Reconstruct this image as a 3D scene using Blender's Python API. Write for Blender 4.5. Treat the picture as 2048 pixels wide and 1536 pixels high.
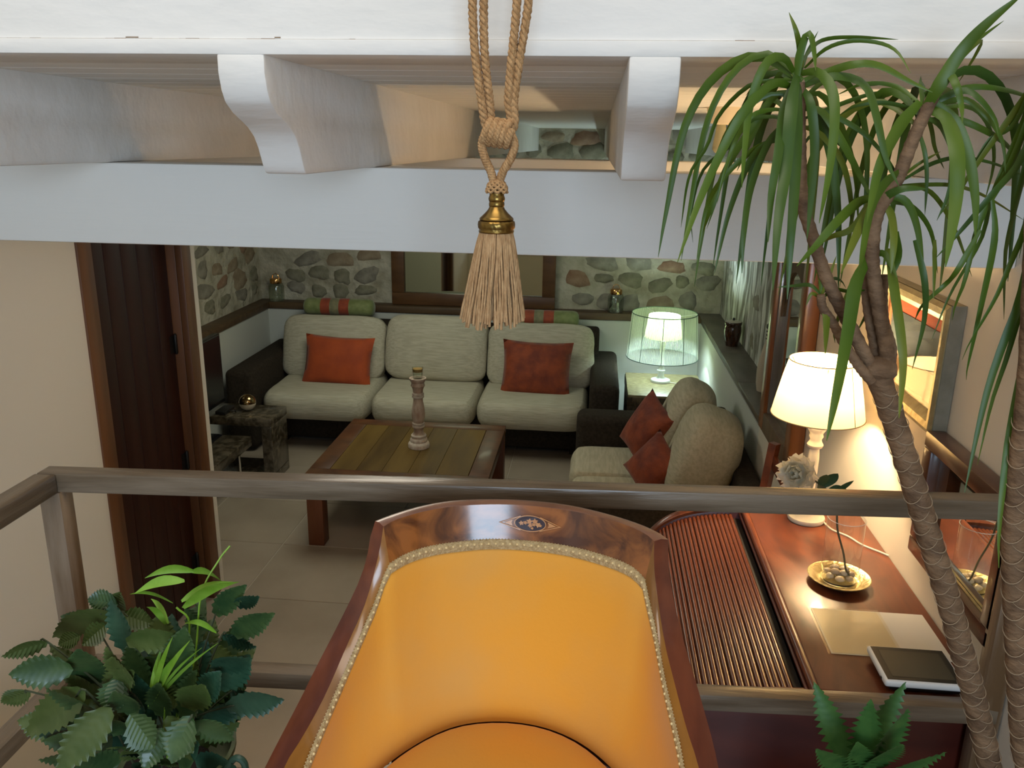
import bpy, bmesh, math, random
from mathutils import Vector, Matrix, noise
C = bpy.context
for _o in list(bpy.data.objects):
    bpy.data.objects.remove(_o)
SC = C.scene
COL = SC.collection
R = math.radians
PI = math.pi
random.seed(11)

# ------------------------------------------------------------------ camera, world, lights, exposure
cam_data = bpy.data.cameras.new('camera')
cam_data.sensor_width = 36.0
cam_data.lens = 36.0 * 1660.0 / 2048.0
cam_data.clip_start = 0.02
cam = bpy.data.objects.new('camera', cam_data)
COL.objects.link(cam)
# yaw 5.566 deg to the left, pitch 16.2 deg down, roll 0.9 deg
_yaw, _pit, _rol = R(5.5656), R(16.2), R(0.9)
_F = Vector((-math.sin(_yaw) * math.cos(_pit), math.cos(_yaw) * math.cos(_pit), -math.sin(_pit)))
_Rv = Vector((math.cos(_yaw), math.sin(_yaw), 0))
_U = _Rv.cross(_F)
_R2 = _Rv * math.cos(_rol) + _U * math.sin(_rol)
_U2 = -_Rv * math.sin(_rol) + _U * math.cos(_rol)
cam.matrix_world = Matrix(((_R2.x, _U2.x, -_F.x, 0.0), (_R2.y, _U2.y, -_F.y, 0.0), (_R2.z, _U2.z, -_F.z, 2.2), (0, 0, 0, 1)))
SC.camera = cam

SC.view_settings.view_transform = 'Standard'
SC.view_settings.look = 'None'
SC.view_settings.gamma = 1.0
SC.view_settings.use_curve_mapping = False
SC.view_settings.exposure = 0.0

world = bpy.data.worlds.new('world')
SC.world = world
world.use_nodes = True
_bg = world.node_tree.nodes['Background']
_bg.inputs[0].default_value = (0.80, 0.90, 1.0, 1)
_bg.inputs[1].default_value = 0.30


def area(name, loc, target, sx, sy, power, col):
    l = bpy.data.lights.new(name, 'AREA')
    l.shape = 'RECTANGLE'
    l.size, l.size_y = sx, sy
    l.energy = power
    l.color = col
    o = bpy.data.objects.new(name, l)
    COL.objects.link(o)
    o.location = loc
    o.rotation_euler = (Vector(target) - Vector(loc)).to_track_quat('-Z', 'Y').to_euler()
    return o


def point(name, loc, power, col, rad=0.03):
    l = bpy.data.lights.new(name, 'POINT')
    l.energy = power
    l.color = col
    l.shadow_soft_size = rad
    o = bpy.data.objects.new(name, l)
    COL.objects.link(o)
    o.location = loc
    return o


# skylight over the landing, the blue daylight window behind the camera
area('skylight', (-0.45, 0.1, 4.3), (-0.45, 0.75, 1.9), 1.7, 1.7, 42, (1.0, 0.90, 0.78))
area('window_daylight', (0.55, -2.3, 2.15), (-0.45, 2.2, 1.6), 1.8, 1.4, 88, (0.60, 0.79, 1.0))
# unseen fill lights added to brighten the passage and lounge, set below the joists
area('passage_fill', (-0.75, 2.55, 2.12), (-0.95, 2.55, 0.0), 0.9, 0.35, 6, (1.0, 0.90, 0.74))
area('lounge_fill', (-1.25, 4.75, 2.12), (-1.25, 4.95, 0.0), 0.8, 0.8, 14, (0.95, 1.0, 0.85))
# bulbs of the two lamps
point('desk_bulb', (0.685, 2.42, 1.545), 23, (1.0, 0.75, 0.45), 0.03)
point('corner_bulb', (0.525, 6.06, 0.93), 27, (0.70, 0.94, 1.0), 0.04)

# ------------------------------------------------------------------ materials
MATS = {}


def mat(name, col, rough=0.6, metal=0.0, col2=None, scale=(3, 3, 3), detail=4.0, lo=0.35, hi=0.65, bump=0.0, bscale=None,
        coat=0.0, spec=0.5, sheen=0.0, distort=0.0, rough2=None, alpha=None, bdetail=4.0, bdist=0.01):
    m = bpy.data.materials.new(name)
    m.use_nodes = True
    nt = m.node_tree
    b = nt.nodes['Principled BSDF']
    b.inputs['Base Color'].default_value = (*col, 1)
    b.inputs['Roughness'].default_value = rough
    b.inputs['Metallic'].default_value = metal
    b.inputs['Specular IOR Level'].default_value = spec
    b.inputs['Coat Weight'].default_value = coat
    b.inputs['Coat Roughness'].default_value = 0.12
    b.inputs['Sheen Weight'].default_value = sheen
    tc = mp = None
    if col2 is not None or bump > 0:
        tc = nt.nodes.new('ShaderNodeTexCoord')
        mp = nt.nodes.new('ShaderNodeMapping')
        mp.inputs['Scale'].default_value = scale
        nt.links.new(tc.outputs['Object'], mp.inputs['Vector'])
    if col2 is not None:
        n = nt.nodes.new('ShaderNodeTexNoise')
        n.inputs['Scale'].default_value = 1.0
        n.inputs['Detail'].default_value = detail
        n.inputs['Distortion'].default_value = distort
        nt.links.new(mp.outputs[0], n.inputs['Vector'])
        cr = nt.nodes.new('ShaderNodeValToRGB')
        cr.color_ramp.elements[0].position = lo
        cr.color_ramp.elements[1].position = hi
        cr.color_ramp.elements[0].color = (*col, 1)
        cr.color_ramp.elements[1].color = (*col2, 1)
        nt.links.new(n.outputs['Fac'], cr.inputs['Fac'])
        nt.links.new(cr.outputs['Color'], b.inputs['Base Color'])
        if rough2 is not None:
            mr = nt.nodes.new('ShaderNodeMapRange')
            mr.inputs['To Min'].default_value = rough
            mr.inputs['To Max'].default_value = rough2
            nt.links.new(n.outputs['Fac'], mr.inputs['Value'])
            nt.links.new(mr.outputs[0], b.inputs['Roughness'])
    if bump > 0:
        mp2 = mp
        if bscale is not None:
            mp2 = nt.nodes.new('ShaderNodeMapping')
            mp2.inputs['Scale'].default_value = bscale
            nt.links.new(tc.outputs['Object'], mp2.inputs['Vector'])
        n2 = nt.nodes.new('ShaderNodeTexNoise')
        n2.inputs['Scale'].default_value = 1.0
        n2.inputs['Detail'].default_value = bdetail
        nt.links.new(mp2.outputs[0], n2.inputs['Vector'])
        bp = nt.nodes.new('ShaderNodeBump')
        bp.inputs['Strength'].default_value = bump
        bp.inputs['Distance'].default_value = bdist
        nt.links.new(n2.outputs['Fac'], bp.inputs['Height'])
        nt.links.new(bp.outputs[0], b.inputs['Normal'])
    MATS[name] = m
    return m


def glass(name, col=(1, 1, 1), rough=0.0, ior=1.45):
    m = bpy.data.materials.new(name)
    m.use_nodes = True
    b = m.node_tree.nodes['Principled BSDF']
    b.inputs['Base Color'].default_value = (*col, 1)
    b.inputs['Roughness'].default_value = rough
    b.inputs['Transmission Weight'].default_value = 1.0
    b.inputs['IOR'].default_value = ior
    MATS[name] = m
    return m


def thin_glass(name, tint=(0.97, 0.99, 0.98), gloss=0.12, k=1.0, rough=0.03):
    """clear thin pane: transparent mixed with a mirror gloss by Fresnel"""
    m = bpy.data.materials.new(name)
    m.use_nodes = True
    nt = m.node_tree
    nt.nodes.remove(nt.nodes['Principled BSDF'])
    out = nt.nodes['Material Output']
    tr = nt.nodes.new('ShaderNodeBsdfTransparent')
    tr.inputs[0].default_value = (*tint, 1)
    gl = nt.nodes.new('ShaderNodeBsdfGlossy')
    gl.inputs['Roughness'].default_value = rough
    lw = nt.nodes.new('ShaderNodeLayerWeight')
    lw.inputs['Blend'].default_value = 0.5
    pw = nt.nodes.new('ShaderNodeMath')
    pw.operation = 'POWER'
    pw.inputs[1].default_value = 4.0
    nt.links.new(lw.outputs['Facing'], pw.inputs[0])
    ad = nt.nodes.new('ShaderNodeMath')
    ad.operation = 'MULTIPLY_ADD'
    ad.inputs[1].default_value = k
    ad.inputs[2].default_value = 0.03 + gloss * 0.1
    nt.links.new(pw.outputs[0], ad.inputs[0])
    mx = nt.nodes.new('ShaderNodeMixShader')
    nt.links.new(ad.outputs[0], mx.inputs[0])
    nt.links.new(tr.outputs[0], mx.inputs[1])
    nt.links.new(gl.outputs[0], mx.inputs[2])
    nt.links.new(mx.outputs[0], out.inputs['Surface'])
    MATS[name] = m
    return m


def shade_mat(name, col, tcol, mix=0.6, clear=0.0):
    """cloth lampshade: lets the bulb's light through"""
    m = bpy.data.materials.new(name)
    m.use_nodes = True
    nt = m.node_tree
    nt.nodes.remove(nt.nodes['Principled BSDF'])
    out = nt.nodes['Material Output']
    d = nt.nodes.new('ShaderNodeBsdfDiffuse')
    d.inputs[0].default_value = (*col, 1)
    t = nt.nodes.new('ShaderNodeBsdfTranslucent')
    t.inputs[0].default_value = (*tcol, 1)
    mx = nt.nodes.new('ShaderNodeMixShader')
    mx.inputs[0].default_value = mix
    nt.links.new(d.outputs[0], mx.inputs[1])
    nt.links.new(t.outputs[0], mx.inputs[2])
    last = mx
    if clear > 0:
        tp = nt.nodes.new('ShaderNodeBsdfTransparent')
        m2 = nt.nodes.new('ShaderNodeMixShader')
        m2.inputs[0].default_value = clear
        nt.links.new(mx.outputs[0], m2.inputs[1])
        nt.links.new(tp.outputs[0], m2.inputs[2])
        last = m2
    nt.links.new(last.outputs[0], out.inputs['Surface'])
    MATS[name] = m
    return m


mat('cream_wall', (0.66, 0.595, 0.49), 0.85, bump=0.10, scale=(2, 2, 2), bscale=(7, 7, 7))
mat('alcove_white', (0.56, 0.56, 0.50), 0.85, bump=0.1, scale=(2, 2, 2), bscale=(7, 7, 7))
mat('white_beam', (0.765, 0.735, 0.69), 0.7, col2=(0.71, 0.68, 0.63), scale=(2, 5, 5), bump=0.35, bscale=(9, 22, 22))
mat('white_board', (0.80, 0.77, 0.71), 0.7, bump=0.15, scale=(3, 40, 40))
mat('mortar', (0.33, 0.295, 0.205), 0.95, col2=(0.56, 0.515, 0.40), scale=(7, 7, 7), detail=8, lo=0.33, hi=0.66, bump=1.0, bscale=(14, 14, 14), bdetail=8, bdist=0.03)
mat('streaky_plaster', (0.20, 0.185, 0.14), 0.95, col2=(0.68, 0.67, 0.60), scale=(9, 10, 2.6), detail=9, lo=0.42, hi=0.60, bump=1.0, bscale=(20, 20, 6), distort=1.2, bdetail=8, bdist=0.04)
mat('stone_grey', (0.17, 0.152, 0.117), 0.95, col2=(0.34, 0.31, 0.24), scale=(9, 9, 9), detail=7, bump=1.0, bscale=(22, 22, 22), bdetail=6)
mat('stone_tan', (0.23, 0.165, 0.10), 0.95, col2=(0.39, 0.31, 0.21), scale=(9, 9, 9), detail=7, bump=1.0, bscale=(22, 22, 22), bdetail=6)
mat('stone_rust', (0.22, 0.115, 0.065), 0.95, col2=(0.36, 0.24, 0.155), scale=(9, 9, 9), detail=7, bump=1.0, bscale=(22, 22, 22), bdetail=6)
mat('stone_olive', (0.15, 0.14, 0.088), 0.95, col2=(0.31, 0.285, 0.20), scale=(9, 9, 9), detail=7, bump=1.0, bscale=(22, 22, 22), bdetail=6)
mat('ledge_wood', (0.075, 0.042, 0.018), 0.55, col2=(0.12, 0.07, 0.03), scale=(3, 20, 20))
mat('ledge_slate', (0.085, 0.068, 0.045), 0.5, col2=(0.15, 0.125, 0.09), scale=(9, 3, 9), bump=0.2, bscale=(20, 20, 20))
mat('tile', (0.29, 0.228, 0.165), 0.35, col2=(0.36, 0.29, 0.215), scale=(2.2, 2.2, 2.2), detail=6)
mat('tile_b', (0.315, 0.25, 0.185), 0.36, col2=(0.385, 0.31, 0.235), scale=(1.7, 2.6, 2), detail=6)
mat('grout', (0.52, 0.46, 0.37), 0.9)
mat('door_panel', (0.024, 0.0065, 0.0035), 0.5, col2=(0.042, 0.0115, 0.006), scale=(14, 14, 1.2), spec=0.25)
mat('door_frame', (0.095, 0.036, 0.012), 0.42, col2=(0.155, 0.060, 0.021), scale=(16, 16, 1.3))
mat('iron', (0.02, 0.018, 0.016), 0.5, metal=0.6)
mat('rail_wood', (0.105, 0.073, 0.044), 0.33, col2=(0.19, 0.145, 0.10), scale=(3.5, 30, 30), detail=6, bump=0.25, bscale=(5, 70, 70), coat=0.25)
mat('rail_wood_y', (0.105, 0.073, 0.044), 0.33, col2=(0.19, 0.145, 0.10), scale=(30, 3.5, 30), detail=6, bump=0.25, bscale=(70, 5, 70), coat=0.25)
mat('post_wood', (0.115, 0.062, 0.025), 0.35, col2=(0.23, 0.165, 0.11), scale=(26, 26, 3.5), detail=6, bump=0.2, bscale=(60, 60, 5), coat=0.2)
mat('crest_mahogany', (0.075, 0.021, 0.006), 0.22, col2=(0.31, 0.105, 0.024), scale=(9, 20, 14), detail=8, lo=0.36, hi=0.66, distort=1.8, coat=0.7)
mat('chair_mahogany', (0.085, 0.018, 0.009), 0.28, col2=(0.16, 0.040, 0.016), scale=(22, 4, 22), detail=6, coat=0.5)
mat('chair_honey', (0.19, 0.075, 0.012), 0.26, col2=(0.33, 0.135, 0.020), scale=(16, 5, 16), detail=6, coat=0.5)
mat('crest_edge', (0.18, 0.075, 0.045), 0.28, col2=(0.25, 0.115, 0.07), scale=(14, 30, 30), detail=5, coat=0.5)
mat('yellow_velvet', (0.78, 0.335, 0.026), 0.85, col2=(0.68, 0.335, 0.065), scale=(4, 4, 4), detail=5, lo=0.4, hi=0.68, sheen=0.12, bump=0.05, bscale=(120, 120, 120))
mat('seat_velvet', (0.64, 0.26, 0.014), 0.85, col2=(0.56, 0.27, 0.035), scale=(4, 4, 4), detail=5, sheen=0.1, bump=0.05, bscale=(120, 120, 120))
mat('gimp', (0.40, 0.27, 0.12), 0.8, col2=(0.55, 0.40, 0.20), scale=(160, 160, 160), detail=2, bump=0.6, bscale=(260, 260, 260))
mat('gimp_bead', (0.78, 0.60, 0.30), 0.5)
mat('inlay_dark', (0.035, 0.017, 0.022), 0.3, coat=0.4)
mat('inlay_light', (0.46, 0.20, 0.075), 0.35, col2=(0.56, 0.27, 0.10), scale=(80, 80, 80), coat=0.4)
mat('sofa_linen', (0.40, 0.36, 0.26), 0.9, col2=(0.49, 0.45, 0.335), scale=(9, 90, 90), detail=4, lo=0.36, hi=0.62, bump=0.25, bscale=(14, 130, 130))
mat('sofa_linen_y', (0.41, 0.355, 0.24), 0.9, col2=(0.50, 0.44, 0.31), scale=(70, 9, 70), detail=4, lo=0.36, hi=0.62, bump=0.25, bscale=(110, 16, 110))
mat('sofa_brown', (0.024, 0.017, 0.011), 0.95, col2=(0.036, 0.027, 0.018), scale=(60, 60, 60), bump=0.2, bscale=(160, 160, 160), spec=0.2)
mat('rust_velvet', (0.40, 0.062, 0.007), 0.8, col2=(0.31, 0.044, 0.006), scale=(9, 9, 9), sheen=0.12, bump=0.15, bscale=(30, 30, 30))
mat('rust_velvet_dark', (0.15, 0.020, 0.004), 0.75, col2=(0.28, 0.047, 0.007), scale=(11, 11, 11), sheen=0.12, bump=0.5, bscale=(24, 24, 24))
mat('bolster_green', (0.16, 0.19, 0.055), 0.7, col2=(0.24, 0.27, 0.10), scale=(20, 20, 20), sheen=0.3)
mat('bolster_rust', (0.36, 0.06, 0.016), 0.7, col2=(0.26, 0.04, 0.012), scale=(20, 20, 20), sheen=0.3)
mat('bolster_olive', (0.25, 0.22, 0.11), 0.7, col2=(0.17, 0.16, 0.08), scale=(30, 30, 30), sheen=0.3)
mat('table_frame', (0.060, 0.022, 0.007), 0.42, col2=(0.11, 0.041, 0.012), scale=(10, 10, 10), detail=6, coat=0.12)
mat('table_plank', (0.085, 0.045, 0.007), 0.5, col2=(0.14, 0.08, 0.015), scale=(11, 1.6, 11), detail=6, rough2=0.6, spec=0.25)
mat('table_plank_b', (0.065, 0.034, 0.006), 0.5, col2=(0.11, 0.062, 0.012), scale=(13, 2, 13), detail=6, spec=0.25)
mat('table_leg', (0.12, 0.034, 0.013), 0.4, col2=(0.17, 0.055, 0.020), scale=(16, 16, 2))
mat('whitewash_wood', (0.34, 0.215, 0.145), 0.75, col2=(0.55, 0.44, 0.34), scale=(30, 30, 12), detail=5, bump=0.4, bscale=(50, 50, 16))
mat('whitewash_band', (0.62, 0.54, 0.44), 0.7, col2=(0.48, 0.36, 0.27), scale=(60, 60, 60))
mat('amber_wax', (0.30, 0.17, 0.04), 0.5)
mat('tv_black', (0.008, 0.008, 0.009), 0.25)
mat('tv_screen', (0.006, 0.007, 0.008), 0.25, spec=0.3)
mat('lava_bench', (0.035, 0.026, 0.014), 0.22, col2=(0.11, 0.085, 0.055), scale=(26, 26, 26), detail=8, lo=0.42, hi=0.62, coat=0.5, bump=0.15, bscale=(60, 60, 60))
mat('chrome', (0.8, 0.8, 0.8), 0.12, metal=1.0)
mat('copper', (0.75, 0.42, 0.16), 0.14, metal=1.0)
mat('bronze_ball', (0.36, 0.24, 0.11), 0.12, metal=1.0)
mat('ball_cream', (0.55, 0.47, 0.34), 0.3)
mat('brown_glaze', (0.028, 0.011, 0.005), 0.13, col2=(0.06, 0.022, 0.008), scale=(20, 20, 8), coat=0.7)
mat('cream_lid', (0.42, 0.36, 0.26), 0.5)
mat('pale_clay', (0.46, 0.39, 0.30), 0.8, bump=0.2, scale=(30, 30, 30))
mat('black_band', (0.012, 0.011, 0.010), 0.6)
mat('dim_mirror', (0.52, 0.56, 0.46), 0.03, metal=1.0)
mat('scar', (0.25, 0.175, 0.105), 0.85)
mat('mirror', (0.83, 0.86, 0.82), 0.015, metal=1.0)
mat('brown_frame', (0.085, 0.036, 0.012), 0.42, col2=(0.13, 0.058, 0.02), scale=(5, 20, 20))
mat('tall_frame', (0.16, 0.052, 0.014), 0.35, col2=(0.25, 0.088, 0.025), scale=(22, 22, 2.5), coat=0.3)
mat('tall_frame_dark', (0.085, 0.052, 0.026), 0.45, col2=(0.13, 0.085, 0.045), scale=(22, 22, 3))
mat('grey_bevel', (0.25, 0.25, 0.25), 0.25, metal=0.6)
mat('gold_frame', (0.30, 0.235, 0.115), 0.42, metal=0.5, col2=(0.42, 0.34, 0.17), scale=(24, 24, 24), bump=0.3, bscale=(40, 40, 40))
mat('frame_side', (0.16, 0.135, 0.085), 0.6, col2=(0.22, 0.19, 0.13), scale=(20, 20, 20))
mat('orange_mat', (0.62, 0.13, 0.040), 0.7)
mat('print_paper', (0.58, 0.40, 0.24), 0.8)
mat('print_sky', (0.055, 0.075, 0.070), 0.7, col2=(0.17, 0.19, 0.16), scale=(4, 6, 9), detail=5)
mat('desk_mirror_frame', (0.065, 0.020, 0.009), 0.33, col2=(0.10, 0.034, 0.014), scale=(8, 8, 8), coat=0.35)
mat('desk_top', (0.050, 0.010, 0.004), 0.27, col2=(0.185, 0.046, 0.014), scale=(8, 3.0, 8), detail=8, lo=0.30, hi=0.70, distort=1.6, coat=0.25, rough2=0.42)
mat('desk_body', (0.060, 0.010, 0.006), 0.4, col2=(0.10, 0.018, 0.009), scale=(5, 5, 14), detail=5, coat=0.15)
mat('tambour', (0.105, 0.026, 0.011), 0.24, col2=(0.16, 0.044, 0.018), scale=(30, 2.5, 30), coat=0.5)
mat('slot_black', (0.006, 0.003, 0.002), 0.7)
mat('lamp_white', (0.66, 0.60, 0.49), 0.5, col2=(0.74, 0.68, 0.57), scale=(20, 20, 20), bump=0.1, bscale=(60, 60, 60))
mat('shade_trim', (0.40, 0.30, 0.17), 0.7)
mat('cord_white', (0.75, 0.70, 0.60), 0.5)
mat('brass_tray', (0.42, 0.33, 0.15), 0.34, metal=0.85, col2=(0.54, 0.44, 0.23), scale=(30, 30, 30), bump=0.25, bscale=(90, 90, 90))
mat('pebble', (0.44, 0.33, 0.21), 0.4, col2=(0.57, 0.46, 0.32), scale=(25, 25, 25))
mat('pebble_b', (0.35, 0.25, 0.15), 0.4, col2=(0.47, 0.36, 0.24), scale=(25, 25, 25))
mat('petal', (0.86, 0.82, 0.72), 0.7, col2=(0.78, 0.76, 0.60), scale=(25, 25, 25))
mat('stem_brown', (0.10, 0.085, 0.035), 0.6)
mat('leaf_dark', (0.022, 0.060, 0.020), 0.45, col2=(0.035, 0.085, 0.026), scale=(30, 30, 30))
mat('paper', (0.64, 0.61, 0.55), 0.7)
mat('paper_cream', (0.60, 0.53, 0.38), 0.6)
mat('tablet_white', (0.72, 0.71, 0.68), 0.35)
mat('tablet_screen', (0.060, 0.056, 0.040), 0.35, spec=0.4)
mat('tablet_bezel', (0.020, 0.020, 0.016), 0.35)
mat('black_plastic', (0.010, 0.009, 0.008), 0.45)
mat('jute', (0.34, 0.18, 0.068), 0.85, col2=(0.49, 0.285, 0.125), scale=(220, 220, 70), detail=3, bump=0.5, bscale=(420, 420, 120))
mat('jute_strand', (0.33, 0.185, 0.08), 0.9, col2=(0.48, 0.30, 0.145), scale=(260, 260, 60), detail=3, bump=0.4, bscale=(420, 420, 100))
mat('brass', (0.30, 0.185, 0.05), 0.3, metal=1.0, col2=(0.17, 0.10, 0.028), scale=(60, 60, 60))
mat('dracaena_bark', (0.20, 0.115, 0.057), 0.8, col2=(0.10, 0.053, 0.024), scale=(26, 26, 42), detail=5, bump=0.5, bscale=(60, 60, 110), distort=0.5)
mat('dracaena_leaf', (0.040, 0.085, 0.004), 0.42, col2=(0.075, 0.120, 0.008), scale=(9, 9, 9), spec=0.32)
mat('dracaena_leaf_b', (0.070, 0.105, 0.006), 0.42, col2=(0.12, 0.135, 0.012), scale=(9, 9, 9), spec=0.32)
mat('dracaena_leaf_c', (0.026, 0.062, 0.005), 0.42, col2=(0.045, 0.085, 0.008), scale=(9, 9, 9), spec=0.32)
mat('silk_leaf', (0.026, 0.062, 0.020), 0.38, col2=(0.052, 0.095, 0.028), scale=(28, 28, 28), coat=0.1)
mat('silk_leaf_b', (0.055, 0.085, 0.018), 0.40, col2=(0.085, 0.115, 0.030), scale=(28, 28, 28))
mat('silk_leaf_c', (0.016, 0.055, 0.030), 0.38, col2=(0.030, 0.080, 0.042), scale=(28, 28, 28))
mat('bamboo_leaf', (0.15, 0.30, 0.020), 0.42, col2=(0.23, 0.40, 0.045), scale=(30, 30, 30))
mat('twig', (0.045, 0.055, 0.022), 0.7)
mat('green_bucket', (0.085, 0.115, 0.045), 0.5, col2=(0.12, 0.15, 0.07), scale=(12, 12, 12))
mat('bucket_handle', (0.045, 0.095, 0.060), 0.45)
mat('soil', (0.020, 0.013, 0.008), 0.95, bump=0.8, scale=(60, 60, 60))
mat('terracotta', (0.30, 0.12, 0.055), 0.8)
mat('fern_leaf', (0.035, 0.11, 0.022), 0.5, col2=(0.06, 0.15, 0.03), scale=(40, 40, 40))
mat('landing_board', (0.16, 0.085, 0.04), 0.5, col2=(0.22, 0.12, 0.06), scale=(12, 1.5, 12))
mat('weave_top', (0.17, 0.135, 0.060), 0.45, col2=(0.30, 0.26, 0.14), scale=(26, 60, 60), detail=6, bump=0.2)
mat('weave_side', (0.030, 0.020, 0.010), 0.5, col2=(0.12, 0.085, 0.045), scale=(60, 60, 18), detail=5)
mat('lamp_enamel', (0.72, 0.76, 0.74), 0.4)
mat('string_white', (0.70, 0.73, 0.66), 0.7)
mat('string_dark', (0.10, 0.16, 0.12), 0.6)
mat('drop_yellow', (0.40, 0.37, 0.22), 0.6)
mat('plug_cream', (0.72, 0.60, 0.42), 0.6)
mat('crack', (0.22, 0.15, 0.09), 0.9)
thin_glass('vase_glass', (0.975, 0.985, 0.97), 0.4)
glass('foot_glass', (0.97, 1.0, 0.97), 0.02, 1.45)
mat('glass_edge', (0.75, 0.78, 0.74), 0.15, spec=0.8)
thin_glass('jar_glass', (0.93, 0.95, 0.92), 0.3)
thin_glass('pane', (0.99, 0.99, 0.99), 0.3, 0.8)
thin_glass('film', (0.96, 0.93, 0.85), 0.3, 0.5, 0.16)
shade_mat('linen_shade', (0.78, 0.68, 0.48), (0.30, 0.235, 0.135), 0.5)
shade_mat('string_shade', (0.72, 0.76, 0.66), (0.60, 0.64, 0.54), 0.5, 0.60)
shade_mat('inner_shade', (0.60, 0.60, 0.34), (0.22, 0.23, 0.11), 0.5)

# ------------------------------------------------------------------ mesh helpers
class M:
    def __init__(s):
        s.v = []
        s.f = []

    def add(s, vs, fs):
        b = len(s.v)
        s.v += [Vector(v) for v in vs]
        s.f += [tuple(i + b for i in f) for f in fs]
        return s

    def box(s, x0, x1, y0, y1, z0, z1):
        return s.add([(x0, y0, z0), (x1, y0, z0), (x1, y1, z0), (x0, y1, z0), (x0, y0, z1), (x1, y0, z1), (x1, y1, z1), (x0, y1, z1)],
                     [(0, 3, 2, 1), (4, 5, 6, 7), (0, 1, 5, 4), (1, 2, 6, 5), (2, 3, 7, 6), (3, 0, 4, 7)])

    def hexa(s, bot, top):
        """eight corners: four below, four above"""
        return s.add(list(bot) + list(top), [(0, 3, 2, 1), (4, 5, 6, 7), (0, 1, 5, 4), (1, 2, 6, 5), (2, 3, 7, 6), (3, 0, 4, 7)])

    def tube(s, pts, r, n=8, cap=True, sx=1.0):
        pts = [Vector(p) for p in pts]
        k = len(pts)
        rs = r if isinstance(r, (list, tuple)) else [r] * k
        t0 = (pts[1] - pts[0]).normalized()
        ref = Vector((0, 0, 1)) if abs(t0.z) < 0.9 else Vector((1, 0, 0))
        nv = t0.cross(ref).normalized()
        rows = []
        for i in range(k):
            t = (pts[min(i + 1, k - 1)] - pts[max(i - 1, 0)]).normalized()
            nv = (nv - t * nv.dot(t)).normalized()
            bv = t.cross(nv)
            rows.append([pts[i] + (nv * math.cos(2 * PI * j / n) * sx + bv * math.sin(2 * PI * j / n)) * rs[i] for j in range(n)])
        b = len(s.v)
        for row in rows:
            s.v += row
        for i in range(k - 1):
            for j in range(n):
                j2 = (j + 1) % n
                s.f.append((b + i * n + j, b + i * n + j2, b + (i + 1) * n + j2, b + (i + 1) * n + j))
        if cap:
            s.f.append(tuple(b + j for j in range(n - 1, -1, -1)))
            s.f.append(tuple(b + (k - 1) * n + j for j in range(n)))
        return s

    def lathe(s, prof, c=(0, 0, 0), n=24, axis='z', closed=False, wob=None):
        c = Vector(c)
        b = len(s.v)
        k = len(prof)
        for (r, z) in prof:
            for j in range(n):
                a = 2 * PI * j / n
                rr = r * (1 + (wob(a, z) if wob else 0))
                if axis == 'z':
                    p = Vector((rr * math.cos(a), rr * math.sin(a), z))
                elif axis == 'x':
                    p = Vector((z, rr * math.cos(a), rr * math.sin(a)))
                else:
                    p = Vector((rr * math.cos(a), z, -rr * math.sin(a)))
                s.v.append(c + p)
        for i in range(k - 1 if not closed else k):
            i2 = (i + 1) % k
            for j in range(n):
                j2 = (j + 1) % n
                s.f.append((b + i * n + j, b + i * n + j2, b + i2 * n + j2, b + i2 * n + j))
        if not closed:
            if prof[0][0] > 1e-6:
                s.f.append(tuple(b + j for j in range(n - 1, -1, -1)))
            if prof[-1][0] > 1e-6:
                s.f.append(tuple(b + (k - 1) * n + j for j in range(n)))
        return s

    def grid(s, rows, closed=False):
        b = len(s.v)
        m = len(rows[0])
        for r in rows:
            s.v += [Vector(p) for p in r]
        for i in range(len(rows) - 1):
            for j in range(m if closed else m - 1):
                j2 = (j + 1) % m
                s.f.append((b + i * m + j, b + i * m + j2, b + (i + 1) * m + j2, b + (i + 1) * m + j))
        return s

    def prism(s, poly, f0, f1):
        """2D polygon extruded between two maps (u,v)->point"""
        n = len(poly)
        b = len(s.v)
        s.v += [Vector(f0(*p)) for p in poly] + [Vector(f1(*p)) for p in poly]
        s.f.append(tuple(b + i for i in range(n - 1, -1, -1)))
        s.f.append(tuple(b + n + i for i in range(n)))
        for i in range(n):
            j = (i + 1) % n
            s.f.append((b + i, b + j, b + n + j, b + n + i))
        return s


ROOT = {}


def tag(o, label=None, cat=None, group=None, kind=None):
    if label:
        o['label'] = label
    if cat:
        o['category'] = cat
    if group:
        o['group'] = group
    if kind:
        o['kind'] = kind
    return o


def thing(name, loc, label, cat, group=None, kind=None):
    o = bpy.data.objects.new(name, None)
    o.empty_display_size = 0.05
    COL.objects.link(o)
    o.location = loc
    ROOT[o] = Vector(loc)
    return tag(o, label, cat, group, kind)


def me(mb, mname, bevel=0.0, smooth=True, ang=35, org=(0, 0, 0), seg=2, weld=False, name='mesh'):
    g = Vector(org)
    mesh = bpy.data.meshes.new(name)
    mesh.from_pydata([v - g for v in mb.v], [], mb.f)
    if bevel > 0 or weld:
        bm = bmesh.new()
        bm.from_mesh(mesh)
        if weld:
            bmesh.ops.remove_doubles(bm, verts=bm.verts, dist=1e-5)
        if bevel > 0:
            ed = [e for e in bm.edges if len(e.link_faces) == 2 and e.calc_face_angle(0) > R(25)]
            bmesh.ops.bevel(bm, geom=ed, offset=bevel, segments=seg, profile=0.5, affect='EDGES', clamp_overlap=True)
        bm.to_mesh(mesh)
        bm.free()
    bmn = bmesh.new()
    bmn.from_mesh(mesh)
    bmesh.ops.recalc_face_normals(bmn, faces=bmn.faces)
    bmn.to_mesh(mesh)
    bmn.free()
    if smooth:
        mesh.polygons.foreach_set('use_smooth', [True] * len(mesh.polygons))
        mesh.set_sharp_from_angle(angle=R(ang))
    mesh.materials.append(MATS[mname])
    mesh.update()
    return mesh


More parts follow.
